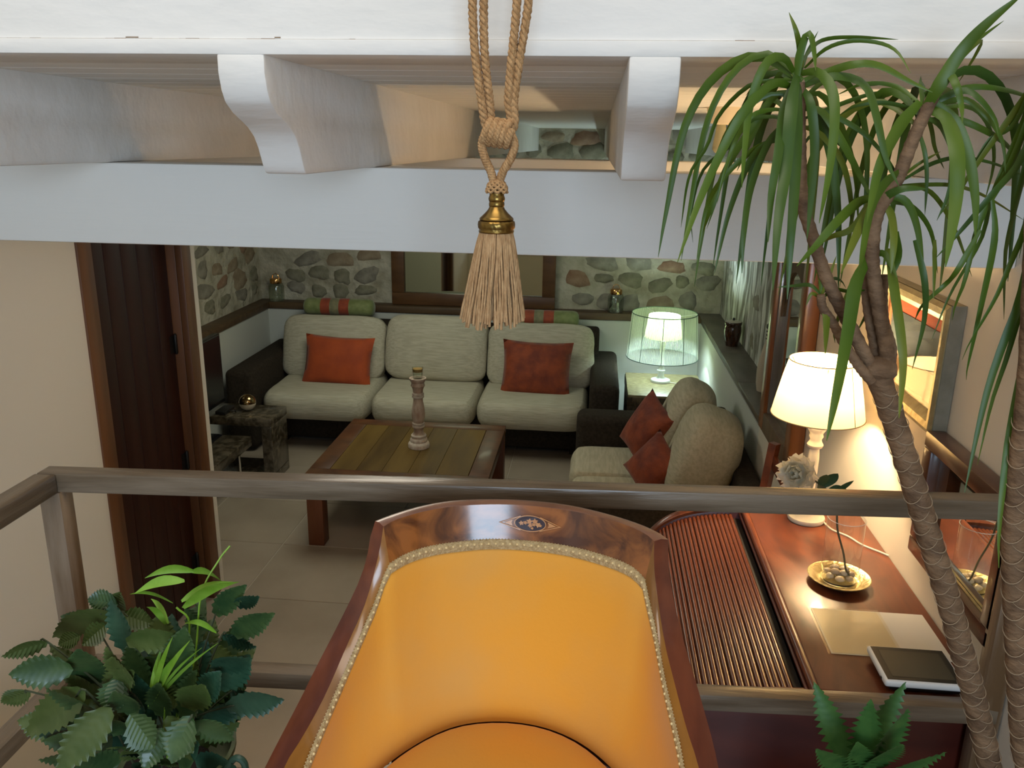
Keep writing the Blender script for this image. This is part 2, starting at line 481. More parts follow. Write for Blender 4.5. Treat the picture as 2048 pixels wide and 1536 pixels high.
def obj(name, mb, mname, parent=None, bevel=0.0, smooth=True, ang=35, org=None, seg=2, weld=False, label=None, kind=None):
    """one mesh object; vertices are given in world metres"""
    if parent is not None:
        g = ROOT[parent]
    else:
        g = Vector(org) if org is not None else Vector((0, 0, 0))
    mesh = me(mb, mname, bevel, smooth, ang, g, seg, weld, name)
    o = bpy.data.objects.new(name, mesh)
    COL.objects.link(o)
    if parent is not None:
        o.parent = parent
        ROOT[o] = g
    else:
        o.location = g
        ROOT[o] = g
    if label:
        o['label'] = label
    if kind:
        o['kind'] = kind
    return o


def struct(name, mb, mname, label, **kw):
    o = obj(name, mb, mname, **kw)
    o['kind'] = 'structure'
    o['label'] = label
    return o


def inst(name, mesh, parent, loc, rot=(0, 0, 0), scl=(1, 1, 1)):
    """a part that shares mesh data; loc in world metres"""
    o = bpy.data.objects.new(name, mesh)
    COL.objects.link(o)
    o.parent = parent
    o.location = Vector(loc) - ROOT[parent]
    o.rotation_euler = rot
    o.scale = scl
    ROOT[o] = ROOT[parent]
    return o


def catmull(pts, k=6):
    P = [Vector(p) for p in pts]
    P = [P[0] * 2 - P[1]] + P + [P[-1] * 2 - P[-2]]
    out = []
    for i in range(1, len(P) - 2):
        for j in range(k):
            t = j / k
            a, b, c, d = P[i - 1], P[i], P[i + 1], P[i + 2]
            out.append(0.5 * ((2 * b) + (c - a) * t + (2 * a - 5 * b + 4 * c - d) * t * t + (3 * b - a - 3 * c + d) * t ** 3))
    out.append(P[-2].copy())
    return out


def resample(pts, n):
    P = [Vector(p) for p in pts]
    L = [0.0]
    for i in range(1, len(P)):
        L.append(L[-1] + (P[i] - P[i - 1]).length)
    out = []
    k = 0
    for i in range(n):
        s = L[-1] * i / (n - 1)
        while k < len(P) - 2 and L[k + 1] < s:
            k += 1
        d = L[k + 1] - L[k]
        out.append(P[k].lerp(P[k + 1], (s - L[k]) / d if d > 0 else 0))
    return out


def mm(lst):
    return [Vector((a / 1000, b / 1000, c / 1000)) for (a, b, c) in zip(lst[0::3], lst[1::3], lst[2::3])]


def cushion(w, d, h, e=4.5, n=9, wr=0.0, seed=0, eh=None):
    """a soft rounded block centred on the origin; e sets how square it is"""
    mb = M()
    idx = {}
    k = n
    fs = []
    vs = []

    def key(p):
        q = (round(p[0], 5), round(p[1], 5), round(p[2], 5))
        if q not in idx:
            idx[q] = len(vs)
            vs.append(p)
        return idx[q]
    for ax in range(3):
        for sg in (-1, 1):
            for i in range(k):
                for j in range(k):
                    quad = []
                    for (a, b) in ((i, j), (i + 1, j), (i + 1, j + 1), (i, j + 1)):
                        u, v = -1 + 2 * a / k, -1 + 2 * b / k
                        u, v = math.sin(u * PI / 2 * 0.98) / math.sin(PI / 2 * 0.98), math.sin(v * PI / 2 * 0.98) / math.sin(PI / 2 * 0.98)
                        p = [0, 0, 0]
                        p[ax] = sg
                        p[(ax + 1) % 3] = u
                        p[(ax + 2) % 3] = v
                        quad.append(key(tuple(p)))
                    fs.append(tuple(quad if sg > 0 else quad[::-1]))
    out = []
    for p in vs:
        r = (abs(p[0]) ** e + abs(p[1]) ** e + abs(p[2]) ** (eh or e)) ** (-1 / e)
        q = Vector((p[0] * r * w / 2, p[1] * r * d / 2, p[2] * r * h / 2))
        if wr:
            nn = noise.noise(Vector((q.x * 7 + seed * 3.1, q.y * 7, q.z * 9)))
            n2 = noise.noise(Vector((q.x * 19 + seed * 5.7, q.y * 15, q.z * 21)))
            q *= 1 + wr * nn + wr * 0.45 * n2
        out.append(q)
    return mb.add(out, fs)


def xf(mb, loc=(0, 0, 0), rx=0, ry=0, rz=0):
    T = Matrix.Translation(loc) @ Matrix.Rotation(rz, 4, 'Z') @ Matrix.Rotation(ry, 4, 'Y') @ Matrix.Rotation(rx, 4, 'X')
    mb.v = [T @ v for v in mb.v]
    return mb


def pillow(w, h, t, n=14, seed=0):
    """throw pillow in the XZ plane, front towards -Y, pinched corners"""
    mb = M()
    for sg in (-1, 1):
        rows = []
        for i in range(n + 1):
            row = []
            for j in range(n + 1):
                u, v = -1 + 2 * j / n, -1 + 2 * i / n
                x = w / 2 * u * (1 - 0.075 * (1 - v * v))
                z = h / 2 * v * (1 - 0.075 * (1 - u * u))
                y = sg * t / 2 * (max(0, 1 - u * u) * max(0, 1 - v * v)) ** 0.42
                y *= 1 + 0.10 * noise.noise(Vector((u * 2.4 + seed, v * 2.4, sg)))
                row.append((x, y, z))
            rows.append(row)
        mb.grid(rows)
    return mb


def translucent(name, k=0.35):
    """let some light through a thin petal"""
    nt = MATS[name].node_tree
    b = nt.nodes['Principled BSDF']
    t = nt.nodes.new('ShaderNodeBsdfTranslucent')
    t.inputs[0].default_value = b.inputs['Base Color'].default_value
    mx = nt.nodes.new('ShaderNodeMixShader')
    mx.inputs[0].default_value = k
    nt.links.new(b.outputs[0], mx.inputs[1])
    nt.links.new(t.outputs[0], mx.inputs[2])
    nt.links.new(mx.outputs[0], nt.nodes['Material Output'].inputs['Surface'])


translucent('petal', 0.5)

# ================================================================== THE SETTING
# floor of the lounge: one tile per object on a bed of grout
fl = struct('floor', M().box(-2.9, 1.2, -0.6, 6.9, -0.06, -0.004), 'grout', 'pale beige tiled floor of the sunken lounge', smooth=False)
_tm = [me(M().box(-0.2865, 0.2865, -0.2825, 0.2825, -0.012, 0.0), n, bevel=0.002, smooth=False, seg=1, name='tile') for n in ('tile', 'tile_b')]
for i in range(-2, 6):
    for j in range(-5, 6):
        x0, y0 = -1.69 + 0.577 * i, 4.11 + 0.569 * j
        if x0 + 0.577 > 1.3 or x0 < -2.95 or y0 < 0.9 or y0 > 6.7:
            continue
        inst('tile', random.choice(_tm), fl, (x0 + 0.2885, y0 + 0.2845, random.uniform(-0.0006, 0.0004)))

# left wall with the door opening (door between y 2.763 and 3.587)
mb = M()
mb.box(-2.02, -1.82, -1.6, 2.763, 0, 3.4)
mb.box(-2.02, -1.82, 3.587, 3.637, 0, 3.4)
mb.box(-2.02, -1.82, 2.763, 3.587, 2.03, 3.4)
mb.box(-2.9, -2.02, 3.517, 3.637, 0, 2.32)
struct('wall_left', mb, 'cream_wall', 'cream plastered wall with the dark wooden door', smooth=False)
dr = thing('door_1', (-1.82, 3.17, 0), 'dark brown plank door set in the cream wall', None, kind='structure')
obj('casing', M().box(-1.845, -1.812, 2.763, 2.849, 0, 2.03), 'door_frame', dr, bevel=0.004)
obj('casing', M().box(-1.845, -1.812, 3.505, 3.587, 0, 2.03), 'door_frame', dr, bevel=0.004)
obj('casing', M().box(-1.845, -1.812, 2.849, 3.505, 1.95, 2.03), 'door_frame', dr, bevel=0.004)
obj('jamb', M().box(-1.96, -1.846, 3.507, 3.585, 0, 1.95), 'door_frame', dr, bevel=0.003)
obj('jamb', M().box(-1.96, -1.846, 2.765, 2.80, 0, 1.95), 'door_frame', dr, bevel=0.003)
_pw = (3.505 - 2.80) / 6
_pm = me(M().box(-0.019, 0.019, -_pw / 2 + 0.0012, _pw / 2 - 0.0012, 0, 1.93), 'door_panel', bevel=0.004, name='plank')
for k in range(6):
    inst('plank', _pm, dr, (-1.905, 2.80 + _pw * (k + 0.5), 0.01))
for hz in (1.30, 0.735, 0.205):
    h = M()
    h.lathe([(0.0, 0.0), (0.005, 0.004), (0.0075, 0.008), (0.0075, 0.092), (0.005, 0.096), (0.0, 0.1)], (-1.878, 3.499, hz - 0.05), 10)
    h.box(-1.8865, -1.8845, 3.46, 3.499, hz - 0.04, hz + 0.04)
    obj('hinge', h, 'iron', dr)

# alcove walls: white dado below the ledge, stone above
struct('wall_alcove', M().box(-2.9, -2.7, 3.637, 6.9, 0, 0.84), 'alcove_white', 'low white wall behind the television under the stone', smooth=False)
wl = struct('wall_alcove_stone', M().box(-2.98, -2.80, 3.6, 7.0, 0.84, 2.36), 'mortar', 'left stone wall above the dark wooden ledge', smooth=False)
struct('wall_back', M().box(-2.9, 1.05, 6.60, 6.9, 0, 0.84), 'alcove_white', 'low white wall behind the long sofa', smooth=False)
wb = struct('wall_back_stone', M().box(-2.8, 1.30, 6.72, 7.0, 0.84, 2.36), 'mortar', 'rear rubble stone wall with the framed mirror', smooth=False)
mb = M()
mb.box(0.86, 1.3, -1.6, 4.07, 0, 3.4)
struct('wall_right_dado', M().box(0.86, 1.3, 4.07, 6.6, 0, 0.84), 'alcove_white', 'low white wall under the slate sill beside the side table', smooth=False)
struct('wall_right', mb, 'cream_wall', 'cream wall on the right behind the desk', smooth=False)
wr = struct('wall_right_stone', M().box(1.02, 1.3, 4.07, 6.72, 0.84, 2.36), 'streaky_plaster', 'recessed rough streaked stone wall above the slate sill', smooth=False)

# ledges
struct('trim_1', M().box(-2.80, -2.685, 3.637, 6.72, 0.845, 0.90), 'ledge_wood', 'dark wooden ledge along the left stone wall', bevel=0.004)
struct('trim_2', M().box(-2.685, 0.86, 6.585, 6.72, 0.845, 0.90), 'ledge_wood', 'dark wooden ledge behind the long sofa', bevel=0.004)
sl = struct('trim_3', M().box(0.862, 1.02, 4.07, 6.72, 0.845, 0.888), 'ledge_slate', 'grey brown slate sill under the streaked stone wall', bevel=0.003)
_y = 4.072
for k, ln in enumerate((0.62, 0.70, 0.66, 0.665)):
    obj('slab', M().box(0.848, 1.02, _y, _y + ln - 0.004, 0.888, 0.903), 'ledge_slate', sl, bevel=0.003)
    _y += ln

# stones: shared irregular lumps
def stone_mesh(w, h, seed, m):
    rnd = random.Random(seed)
    n = rnd.randint(11, 14)
    outer, mid, top = [], [], []
    ph, ph2 = rnd.uniform(0, 6.28), rnd.uniform(0, 6.28)
    for j in range(n):
        a = 2 * PI * j / n + rnd.uniform(-0.15, 0.15)
        rr = 0.92 + 0.10 * math.sin(2 * a + ph) + 0.08 * math.sin(3 * a + ph2) + rnd.uniform(-0.09, 0.09)
        ca, sa = math.cos(a), math.sin(a)
        e = (abs(ca) ** 2.6 + abs(sa) ** 2.6) ** (-1 / 2.6)
        x_, z_ = w / 2 * rr * e * ca, h / 2 * rr * e * sa
        outer.append((x_, 0.010, z_))
        k = rnd.uniform(0.74, 0.90)
        mid.append((x_ * k, -rnd.uniform(0.003, 0.010), z_ * k))
        k *= rnd.uniform(0.45, 0.65)
        top.append((x_ * k, -rnd.uniform(0.008, 0.020), z_ * k))
    mb = M()
    vs = outer + mid + top + [(0, -0.015, 0)]
    fs = []
    for j in range(n):
        j2 = (j + 1) % n
        fs.append((j, j2, n + j2, n + j))
        fs.append((n + j, n + j2, 2 * n + j2, 2 * n + j))
        fs.append((2 * n + j, 2 * n + j2, 3 * n))
    mb.add(vs, fs)
    return me(mb, m, smooth=True, ang=70, name='stone')


_stone_pool = []
for k in range(28):
    w_ = [0.19, 0.25, 0.30, 0.16, 0.22][k % 5]
    h_ = [0.125, 0.15, 0.165, 0.12][k % 4]
    _stone_pool.append((w_, h_, stone_mesh(w_, h_, 100 + k, ['stone_grey', 'stone_olive', 'stone_tan', 'stone_grey', 'stone_olive', 'stone_rust', 'stone_grey'][k % 7])))


def lay_stones(wall, u0, u1, z0, z1, place, pitch, gap, rnd, skip=0.0, rot=0.0):
    z = z0
    while z < z1:
        u = u0 - rnd.uniform(0, 0.15)
        while u < u1:
            w_, h_, ms = rnd.choice(_stone_pool)
            s_ = rnd.uniform(0.85, 1.15)
            uc = u + w_ * s_ / 2
            if rnd.random() > skip and uc - w_ * s_ / 2 > u0 - 0.02 and uc + w_ * s_ / 2 < u1 + 0.03:
                loc = place(uc, z + rnd.uniform(-0.03, 0.03))
                if loc is not None:
                    inst('stone', ms, wall, loc, (0, rnd.uniform(-0.25, 0.25), rot), (s_, 1, s_ * rnd.uniform(0.85, 1.1)))
            u += w_ * s_ * 0.98 + rnd.uniform(0.2, 1.0) * gap
        z += pitch


_r = random.Random(4)


def _pb(u, z):
    if -1.76 < u < -0.18 and 0.85 < z < 1.95:
        return None
    return (u, 6.716, z)


lay_stones(wb, -2.72, 1.0, 0.99, 2.36, _pb, 0.142, 0.025, _r, 0.02)
lay_stones(wl, 3.7, 6.66, 0.99, 2.1, lambda u, z: (-2.803, u, z), 0.142, 0.06, _r, 0.04, R(90))
lay_stones(wr, 4.15, 6.6, 1.0, 2.1, lambda u, z: (1.026, u, z), 0.26, 0.30, _r, 0.72, R(-90))

# beams
up = M()
up.box(-1.82, 0.86, 1.212, 1.36, 2.335, 2.80)
b1 = struct('trim_4', up, 'white_beam', 'white painted fascia beam across the top', smooth=False)
obj('lip', M().box(-1.82, 0.86, 1.207, 1.36, 2.314, 2.3343), 'white_beam', b1, bevel=0.0012)
_rc = random.Random(3)
ck = M()
for x0 in (-0.93, -0.86, -0.78, -0.71, -0.60, -0.50, -0.44, -0.36, -0.02, 0.08, 0.16):
    x = x0
    zz = 2.3335
    for q in range(_rc.randint(2, 5)):
        x2 = x + _rc.uniform(0.006, 0.022)
        z2 = zz + _rc.uniform(-0.0018, 0.0018)
        ck.box(x, x2, 1.2113, 1.2123, min(zz, z2), min(zz, z2) + _rc.uniform(0.0007, 0.0016))
        x, zz = x2, z2
obj('crack', ck, 'crack', b1, smooth=False)
struct('trim_5', M().box(-1.82, 0.86, 1.80, 1.95, 1.966, 2.145), 'white_board', 'smooth white lower beam over the lounge opening', bevel=0.005)
struct('trim_6', M().box(-2.9, 1.05, 3.06, 3.22, 1.966, 2.145), 'white_board', 'second white beam deeper in the lounge', bevel=0.005)

# ceiling: boards across the joists
ce = struct('ceiling', M().box(-2.98, 1.3, 1.36, 7.0, 2.335, 2.42), 'white_board', 'white boarded ceiling over the joists', smooth=False)
_bm = me(M().box(-2.07, 2.07, -0.0595, 0.0595, -0.012, 0.010), 'white_board', bevel=0.003, seg=1, name='board')
y = 1.40
while y < 6.95:
    inst('board', _bm, ce, (-0.85, y, 2.326))
    y += 0.1205
CORB = [(1.207, 2.316), (1.206, 2.290), (1.212, 2.266), (1.222, 2.250), (1.245, 2.236), (1.272, 2.226), (1.297, 2.216), (1.318, 2.203),
        (1.332, 2.186), (1.342, 2.168), (1.350, 2.152), (1.357, 2.1455)]
for x0 in (-2.34, -1.745, -1.145, -0.545, 0.034, 0.652):
    poly = [(6.72, 2.316), *CORB, (6.72, 2.1455)]
    if x0 < -1.82:
        poly = [(6.72, 2.316), (3.64, 2.316), (3.64, 2.1455), (6.72, 2.1455)]
    obj('joist', M().prism(poly, lambda u, v: (x0, u, v), lambda u, v: (x0 + 0.070, u, v)), 'white_beam', ce, bevel=0.004, ang=40)

# landing under the camera
ld = struct('floor_landing', M().box(-1.82, 0.86, -1.6, 1.50, 0.66, 0.735), 'landing_board', 'raised wooden landing with the chair', smooth=False)
_lb = me(M().box(-0.058, 0.058, -1.55, 1.55, -0.015, 0.0), 'landing_board', bevel=0.002, seg=1, name='board')
x = -1.76
while x < 0.82:
    inst('board', _lb, ld, (x, -0.05, 0.75))
    x += 0.118
struct('wall_front', M().box(-1.82, 0.86, 1.40, 1.50, 0, 0.66), 'cream_wall', 'white riser wall under the landing', smooth=False)

# ================================================================== RAILING
rl = thing('railing', (-0.1, 1.45, 0.75), 'brown stained wooden railing with flat handrails at the landing edge', 'railing')


def ry(x):
    return 1.463 + 0.0625 * x


def beamx(x0, x1, d, z0a, z0b, h, y0=0.0):
    return M().hexa([(x0, ry(x0) + y0, z0a - h), (x1, ry(x1) + y0, z0b - h), (x1, ry(x1) + d, z0b - h), (x0, ry(x0) + d, z0a - h)],
                    [(x0, ry(x0) + y0, z0a), (x1, ry(x1) + y0, z0b), (x1, ry(x1) + d, z0b), (x0, ry(x0) + d, z0a)])


obj('handrail', beamx(-1.062, 0.858, 0.042, 1.571, 1.571, 0.040), 'rail_wood', rl, bevel=0.004)
obj('lower_rail', beamx(-1.020, 0.858, 0.040, 1.146, 1.117, 0.038), 'rail_wood', rl, bevel=0.004)
obj('handrail', M().box(-1.064, -1.020, -1.3, ry(-1.04) - 0.001, 1.531, 1.571), 'rail_wood_y', rl, bevel=0.004)
obj('lower_rail', M().box(-1.062, -1.022, -1.3, ry(-1.04) - 0.001, 1.106, 1.144), 'rail_wood_y', rl, bevel=0.004)
obj('post', M().box(-1.064, -1.020, ry(-1.04), ry(-1.04) + 0.042, 0.75, 1.531), 'post_wood', rl, bevel=0.003)
obj('post', M().box(-1.064, -1.020, -0.9, -0.858, 0.75, 1.531), 'post_wood', rl, bevel=0.003)
obj('post', M().box(0.812, 0.856, 1.516, 1.556, 0.75, 1.529), 'post_wood', rl, bevel=0.003)

# ================================================================== GONDOLA ARMCHAIR
ch = thing('armchair', (-0.11, 1.0, 0.75), 'yellow velvet tub armchair in polished mahogany with inlaid curved crest', 'chair')
A_L = [(-.415, .70, 1.325), (-.436, .80, 1.327), (-.44, .95, 1.334), (-.433, 1.08, 1.352), (-.424, 1.13, 1.374), (-.405, 1.2, 1.415), (-.380, 1.235, 1.471), (-.367, 1.25, 1.514), (-.360, 1.26, 1.56), (-.354, 1.265, 1.577)]
A_C = [(-.354, 1.265, 1.577), (-.324, 1.3, 1.578), (-.283, 1.34, 1.577), (-.232, 1.37, 1.576), (-.162, 1.385, 1.576), (-.091, 1.385, 1.577), (-.02, 1.37, 1.578), (.049, 1.34, 1.578), (.099, 1.31, 1.577), (.13, 1.285, 1.574), (.141, 1.275, 1.570)]
A_R = [(.141, 1.275, 1.570), (.144, 1.265, 1.523), (.15, 1.25, 1.492), (.163, 1.22, 1.446), (.174, 1.17, 1.420), (.187, 1.10, 1.398), (.200, .98, 1.374), (.196, .83, 1.362), (.176, .72, 1.356)]
B_L = [(-.385, .70, 1.327), (-.404, .80, 1.329), (-.412, .95, 1.336), (-.403, 1.01, 1.345), (-.391, 1.08, 1.366), (-.378, 1.155, 1.404), (-.36, 1.205, 1.451), (-.348, 1.235, 1.505), (-.338, 1.245, 1.555), (-.336, 1.25, 1.575)]
B_C = [(-.336, 1.25, 1.575), (-.318, 1.275, 1.578), (-.278, 1.315, 1.577), (-.228, 1.345, 1.576), (-.159, 1.36, 1.577), (-.089, 1.36, 1.578), (-.019, 1.345, 1.579), (.049, 1.315, 1.580), (.097, 1.28, 1.579), (.117, 1.262, 1.572)]
B_R = [(.117, 1.262, 1.572), (.119, 1.25, 1.529), (.128, 1.225, 1.476), (.138, 1.175, 1.433), (.152, 1.1, 1.402), (.161, 1.04, 1.388), (.174, .96, 1.372), (.170, .83, 1.362), (.150, .72, 1.356)]
C_L = [(-.36, .70, 1.305), (-.382, .85, 1.312), (-.388, .97, 1.323), (-.382, 1.03, 1.345), (-.372, 1.11, 1.376), (-.355, 1.18, 1.422), (-.343, 1.215, 1.454), (-.335, 1.232, 1.484), (-.325, 1.243, 1.506)]
C_C = [(-.325, 1.243, 1.506), (-.302, 1.272, 1.511), (-.264, 1.307, 1.511), (-.208, 1.332, 1.511), (-.156, 1.342, 1.513), (-.086, 1.341, 1.514), (-.016, 1.326, 1.515), (.052, 1.294, 1.515), (.087, 1.268, 1.513), (.105, 1.252, 1.502)]
C_R = [(.105, 1.252, 1.502), (.112, 1.235, 1.477), (.124, 1.19, 1.442), (.135, 1.11, 1.407), (.146, 1.04, 1.385), (.153, .97, 1.366), (.150, .85, 1.352), (.132, .72, 1.345)]


def sm(pts, n):
    return resample(catmull(pts, 8), n)


NL, NC = 26, 34
SEC = {}
for nm, a_, b_, c_, n_ in (('L', A_L, B_L, C_L, NL), ('C', A_C, B_C, C_C, NC), ('R', A_R, B_R, C_R, NL)):
    SEC[nm] = (sm(a_, n_), sm(b_, n_), sm(c_, n_))
CEN = Vector((-0.11, 0.95, 0))


def outward(p, d):
    q = Vector((p.x - CEN.x, (p.y - CEN.y), 0))
    return p + q.normalized() * d


for nm in ('L', 'C', 'R'):
    a_, b_, c_ = SEC[nm]
    low = [Vector((p.x, p.y, 0)) for p in a_]
    # top edge
    e = M()
    e.grid([a_, [(p * 0.5 + q * 0.5) + Vector((0, 0, 0.0025)) for p, q in zip(a_, b_)], b_])
    e.grid([[outward(p, 0.001) - Vector((0, 0, 0.020 if nm == 'C' else 0.03)) for p in a_], a_])
    obj('crest_edge' if nm == 'C' else 'arm_edge', e, 'crest_edge' if nm == 'C' else 'chair_mahogany', ch, ang=50, weld=True)
    g = M()
    g.grid([b_, [p.lerp(q, 0.5) for p, q in zip(b_, c_)], [q for q in c_]])
    obj('crest_rail' if nm == 'C' else 'side_rail', g, 'crest_mahogany' if nm == 'C' else 'chair_honey', ch, ang=60)
    # outside shell down to the seat rail
    dz = 0.020 if nm == 'C' else 0.03
    top = [outward(p, 0.001) - Vector((0, 0, dz)) for p in a_]
    bot = []
    for p in a_:
        q = CEN + (Vector((p.x, p.y, 0)) - CEN) * (0.93 if nm != 'C' else 0.90)
        bot.append(Vector((q.x, q.y, 1.10)))
    s_ = M()
    s_.grid([[t.lerp(b, k / 6) for t, b in zip(top, bot)] for k in range(7)])
    obj('outer_shell', s_, 'chair_mahogany', ch, ang=60)

Call = SEC['L'][2] + SEC['C'][2][1:] + SEC['R'][2][1:]
# seat-back line
Sraw = [(-.345, .70, 1.19), (-.36, .85, 1.19), (-.352, .99, 1.19), (-.326, 1.09, 1.19), (-.278, 1.17, 1.192), (-.215, 1.228, 1.195), (-.14, 1.252, 1.196), (-.06, 1.248, 1.195), (.01, 1.215, 1.193), (.067, 1.155, 1.19), (.103, 1.08, 1.19), (.124, .98, 1.19), (.130, .85, 1.19), (.118, .72, 1.19)]
# match the parameter of the gimp line to the seat line by angle
Sd = resample(catmull(Sraw, 12), 400)
Cd = Call


def ang_of(p):
    return math.atan2(p.y - 0.98, p.x + 0.11)


fr = []
tot = [0.0]
for i in range(1, len(Cd)):
    tot.append(tot[-1] + math.hypot(Cd[i].x - Cd[i - 1].x, Cd[i].y - Cd[i - 1].y))
Smatch = [Sd[int(round(t / tot[-1] * 399))] for t in tot]
rows = []
NT = 16
for k in range(NT + 1):
    t = k / NT
    row = []
    for c_, s_ in zip(Cd, Smatch):
        p = c_.lerp(s_, t)
        # padded, slightly hollow back: near-vertical above, tucked in at the seat
        inn = Vector((CEN.x - p.x, CEN.y - p.y, 0)).normalized()
        puff = 0.011 * math.sin(PI * min(1, t * 1.02)) ** 0.5 if t < 1 else 0
        tuck = 0.010 * max(0, t - 0.85) / 0.15
        hollow = -0.020 * math.sin(PI * t)
        p = p + inn * (puff + hollow - tuck)
        row.append(p)
    rows.append(row)
obj('back_upholstery', M().grid(rows), 'yellow_velvet', ch, ang=80)

# braid along the edge of the upholstery
gm = M()
half = 0.0075
inner = []
for i, c_ in enumerate(Cd):
    d = (rows[2][i] - rows[0][i]).normalized()
    inn = Vector((CEN.x - c_.x, CEN.y - c_.y, 0.3)).normalized()
    inner.append((c_ - d * 0.004 + inn * 0.0006, c_ + d * 0.001 + inn * 0.0052, c_ + d * 0.008 + inn * 0.0056, c_ + d * 0.0145 + inn * 0.0030))
gm.grid([[q[k] for q in inner] for k in range(4)])
gimp = obj('gimp', gm, 'gimp', ch, ang=80)
bd = M()
mid = resample([q[1].lerp(q[2], 0.55) for q in inner], 132)
for i, p in enumerate(mid):
    bd.lathe([(0.0, -0.0024), (0.0022, -0.0010), (0.0022, 0.0010), (0.0, 0.0024)], p + Vector((0, -0.0004, 0)), 6)
obj('gimp_bead', bd, 'gimp_bead', gimp, kind='stuff')
bd2 = M()
top_e = resample([q[0] for q in inner], 300)
for p in top_e:
    bd2.lathe([(0.0, -0.0014), (0.0015, 0), (0.0, 0.0014)], p + Vector((0, -0.0008, 0.0004)), 5)
obj('gimp_edge', bd2, 'gimp', gimp, kind='stuff')

# seat cushion
front = []
for k in range(1, 12):
    t = k / 12
    front.append(Vector((.118 + (-.345 - .118) * t, .72 - 0.02 * t - 0.03 * math.sin(PI * t), 1.19)))
ring = Sd[::8] + front
cx = sum((p.x for p in ring)) / len(ring)
cy = 0.97
rows = []
for rr, zz in ((.985, 1.10), (1.0, 1.165), (1.0, 1.185), (.985, 1.200), (.955, 1.211), (.90, 1.220), (.80, 1.229), (.65, 1.237), (.45, 1.243), (.22, 1.246), (.02, 1.247)):
    rows.append([Vector((cx + (p.x - cx) * rr, cy + (p.y - cy) * rr, zz)) for p in ring])
obj('seat_cushion', M().grid(rows, closed=True), 'seat_velvet', ch, ang=70, weld=True)
# seat rail and legs
sr = M()
o1 = [Vector((cx + (p.x - cx) * 1.03, cy + (p.y - cy) * 1.02, 1.125)) for p in ring]
o2 = [Vector((p.x, p.y, 1.05)) for p in o1]
i2 = [Vector((cx + (p.x - cx) * 0.86, cy + (p.y - cy) * 0.86, 1.05)) for p in ring]
i1 = [Vector((p.x, p.y, 1.125)) for p in i2]
sr.grid([o1, o2, i2, i1, o1], closed=True)
obj('seat_rail', sr, 'chair_mahogany', ch, ang=40)
for (x_, y_, dx, dy) in ((-.31, .745, -.01, -.02), (.085, .755, .01, -.02), (-.30, 1.13, -.03, .07), (.075, 1.13, .03, .07)):
    obj('leg', M().tube([(x_, y_, 1.11), (x_ + dx * .3, y_ + dy * .3, 0.98), (x_ + dx * .6, y_ + dy * .6, 0.86), (x_ + dx, y_ + dy, 0.75)], [0.026, 0.024, 0.020, 0.016], 4), 'chair_mahogany', ch, ang=50)

# marquetry panel on the crest
b_, c_ = SEC['C'][1], SEC['C'][2]
_bl = [0.0]
for i in range(1, NC):
    _bl.append(_bl[-1] + (b_[i] - b_[i - 1]).length)


def crest_pt(u, v, lift=0.0006):
    """u metres along the crest from the inlay centre, v metres up from its mid height"""
    s = 0.5395 * _bl[-1] + u
    k = 0
    while k < NC - 2 and _bl[k + 1] < s:
        k += 1
    t = (s - _bl[k]) / (_bl[k + 1] - _bl[k])
    t2 = 0.47 - v / 0.062
    p = b_[k].lerp(b_[k + 1], t).lerp(c_[k].lerp(c_[k + 1], t), t2)
    return p + Vector((0, -1, 0.12)) * lift


def flat(polys, lift):
    m_ = M()
    for poly in polys:
        n = len(poly)
        m_.add([crest_pt(u, v, lift) for u, v in poly], [tuple(range(n))])
    return m_


def ellipse(a, b, n=28, a0=0, a1=2 * PI):
    return [(a * math.cos(a0 + (a1 - a0) * i / n), b * math.sin(a0 + (a1 - a0) * i / n)) for i in range(n)]


def ringpoly(a, b, w, n=32):
    return [[(a * math.cos(t), b * math.sin(t)), (a * math.cos(t2), b * math.sin(t2)), ((a - w) * math.cos(t2), (b - w) * math.sin(t2)), ((a - w) * math.cos(t), (b - w) * math.sin(t))]
            for t, t2 in ((2 * PI * i / n, 2 * PI * (i + 1) / n) for i in range(n))]


inl = obj('inlay', flat([ellipse(0.0285, 0.0125)], 0.0011), 'inlay_dark', ch, smooth=False, label='dark oval inlay panel')
lines = ringpoly(0.0298, 0.0137, 0.0016)
for sg in (-1, 1):
    for sv in (-1, 1):
        p0, p1 = (sg * 0.058, 0.0), (sg * 0.018, sv * 0.0122)
        lines.append([p0, p1, (p1[0], p1[1] - sv * 0.0016), (p0[0] - sg * 0.004, 0)])
obj('inlay_line', flat(lines, 0.0015), 'inlay_light', inl, smooth=False)
tri = [[(sg * 0.048, 0), (sg * 0.0325, 0.0052), (sg * 0.0345, 0.0), (sg * 0.0325, -0.0052)] for sg in (-1, 1)]
_fl = []
for (fx, fz, fs, fa) in ((-0.0165, 0.000, 0.0052, .5), (-0.009, 0.001, 0.0045, 1.2), (-0.0015, 0.0035, 0.0062, .2), (0.000, -0.003, 0.0050, .9), (0.0085, 0.004, 0.0065, .4), (0.0065, -0.001, 0.0045, .1), (0.0145, -0.001, 0.0060, .8), (0.019, -0.002, 0.0035, .3), (0.004, -0.0075, 0.0032, .9)):
    _fl.append([(fx + fs * (1.0 if i % 2 == 0 else 0.55) * math.cos(fa + i * PI / 5), fz + fs * 0.85 * (1.0 if i % 2 == 0 else 0.55) * math.sin(fa + i * PI / 5)) for i in range(10)])
obj('inlay_flower', flat(tri + _fl, 0.0018), 'inlay_light', inl, smooth=False)

